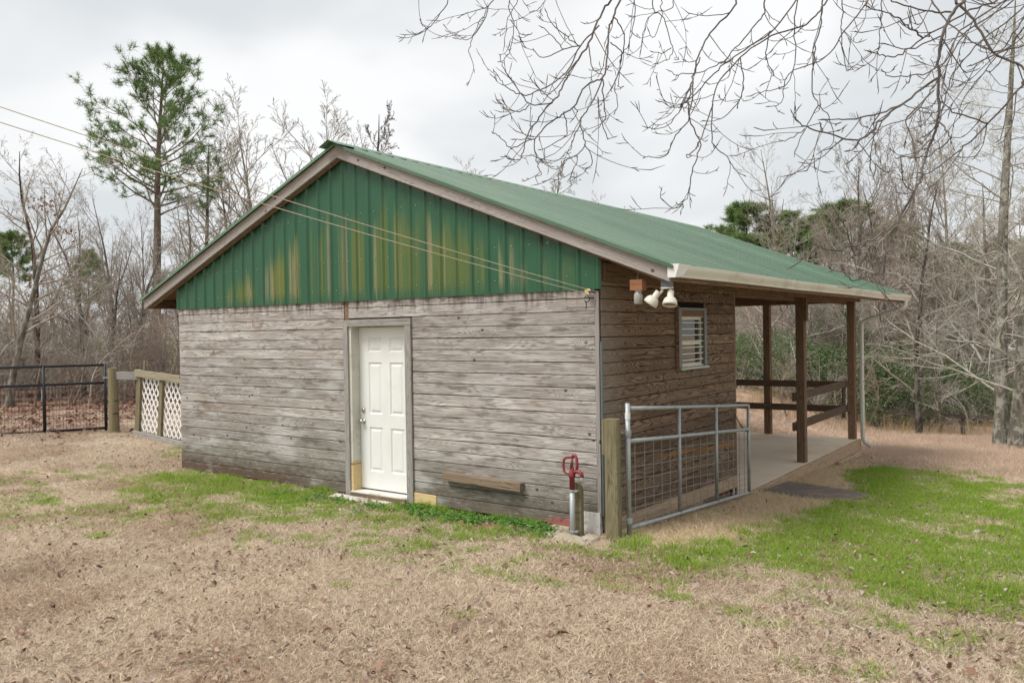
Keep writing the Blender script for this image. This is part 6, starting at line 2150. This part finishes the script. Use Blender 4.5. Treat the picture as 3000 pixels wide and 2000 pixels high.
TW = [weed(400 + i) for i in range(4)]
wx = np.concatenate([rng.uniform(-2.6, -0.35, 70), rng.uniform(-4.6, -2.6, 25), rng.normal(-0.95, 0.18, 50), rng.normal(-1.75, 0.25, 60)])
wy = np.concatenate([-0.10 - np.abs(rng.normal(0, 0.22, 70)), -0.33 - np.abs(rng.normal(0, 0.2, 25)), -0.22 + rng.normal(0, 0.06, 50), -0.35 + rng.normal(0, 0.12, 60)])
wy = np.minimum(wy, -0.06)
n = len(wx)
ws = rng.uniform(0.6, 1.5, n)
scatter('weeds', np.stack([wx, wy, ground_z(wx, wy)], 1), tilt(wx, wy, rng.uniform(0, 6.28, n)), np.repeat(ws[:, None], 3, 1), rng.integers(0, 4, n), TW, 'dark green clover and weeds along the foot of the gable wall', 'weeds')
# straw
TS_ = [tuft(260 + i, 110, 0.17, 0.11, 0.0017, 0.88, 0.5, M_STRAW) for i in range(5)]
xs4, ys4 = rng.uniform(-0.1, 1.7, 3600), rng.uniform(-0.6, 9.6, 3600)
sm_ = masks(xs4, ys4)[1]
kp = (rng.random(len(xs4)) < sm_) & ((xs4 > 0.16) | (ys4 < 3.6) & (xs4 > 0.14)) & ~on_mat(xs4, ys4)
xs4, ys4 = xs4[kp], ys4[kp]
n = len(xs4)
s = rng.uniform(0.6, 1.3, n)
scatter('straw', np.stack([xs4, ys4, ground_z(xs4, ys4) + rng.uniform(-0.004, 0.012, n)], 1), tilt(xs4, ys4, rng.uniform(0, 6.28, n)), np.repeat(s[:, None], 3, 1), rng.integers(0, 5, n), TS_,
        'trampled straw along the side wall and porch edge', 'straw')
# fallen leaves
LFS = [leaf(300 + i, M_LEAF, 0.034) for i in range(7)]
x, y, D = field_pts(rng, 24000, -500, 3500, 3.2, 22, 0.95)
g, st, li, fi, me_, sa = masks(x, y)
keep = ~in_building(x, y, 0.03) & (rng.random(len(x)) > st * 0.85) & (rng.random(len(x)) > fi * 0.9) & (vnoise(x * 1.1, y * 1.1, 64, 2) + rng.normal(0, 0.18, len(x)) > 0.42)
x, y = x[keep], y[keep]
n = len(x)
s = rng.uniform(0.3, 0.85, n) * np.where(rng.random(n) < 0.05, 1.7, 1.0)
scatter('fallen_leaves', np.stack([x, y, ground_z(x, y) + rng.uniform(0.02, 0.05, n)], 1), np.stack([rng.normal(0, .45, n), rng.normal(0, .45, n), rng.uniform(0, 6.28, n)], 1), np.repeat(s[:, None], 3, 1), rng.integers(0, 7, n), LFS,
        'scattered curled brown oak leaves in the grass', 'leaves')
LF2 = [leaf(320 + i, M_LITTER, 0.06) for i in range(5)]
x = rng.uniform(-34, -8.2, 26000)
y = rng.uniform(-6, 20, 26000)
li = masks(x, y)[2]
kp = rng.random(len(x)) < li * (0.45 + 0.55 * (x < -12.5))
x, y = x[kp], y[kp]
n = len(x)
s = rng.uniform(0.5, 1.4, n)
scatter('leaf_litter', np.stack([x, y, ground_z(x, y) + rng.uniform(0.0, 0.03, n)], 1), np.stack([rng.normal(0, .5, n), rng.normal(0, .5, n), rng.uniform(0, 6.28, n)], 1), np.repeat(s[:, None], 3, 1), rng.integers(0, 5, n), LF2,
        'red-brown leaf litter under the trees at left', 'leaves')
# stalks by the fence
TR_ = [tuft(280 + i, 10, 0.12, 0.8, 0.006, 0.12, 0.25, M_REED) for i in range(3)]
pts = []
for i in range(150):
    xx, yy = uv(rng.uniform(2150, 3050), rng.uniform(23.5, 27))
    pts.append((xx, yy))
pts = np.array(pts)
n = len(pts)
s = rng.uniform(0.4, 1.1, n)
scatter('dry_stalks', np.stack([pts[:, 0], pts[:, 1], ground_z(pts[:, 0], pts[:, 1])], 1), np.stack([np.zeros(n), np.zeros(n), rng.uniform(0, 6.28, n)], 1), np.repeat(s[:, None], 3, 1), rng.integers(0, 3, n), TR_,
        'tan dead stalks along the rail fence', 'stalks')
# a few sticks on the lawn
for i, (U, D, L, lab) in enumerate(((1395, 5.9, 0.24, 'pale curved twig lying on the dry lawn in the foreground centre'), (2520, 5.3, 0.20, 'short stick lying on the dry lawn at lower right'), (2440, 5.6, 0.13, 'dark stick by the leaf pile at lower right'))):
    x, y = uv(U, D)
    z = float(gz(x, y)) + 0.03
    a_ = rng.uniform(0, 3)
    o = MB().tube([(-L / 2 * math.cos(a_), -L / 2 * math.sin(a_), 0.01), (0, 0.015, 0.0), (L / 2 * math.cos(a_), L / 2 * math.sin(a_), 0.006)], [0.005, 0.0045, 0.003], 6).build('stick', M_TWIGP)
    o.location = (x, y, z)
    tag(o, lab, 'stick', 'sticks on the lawn')
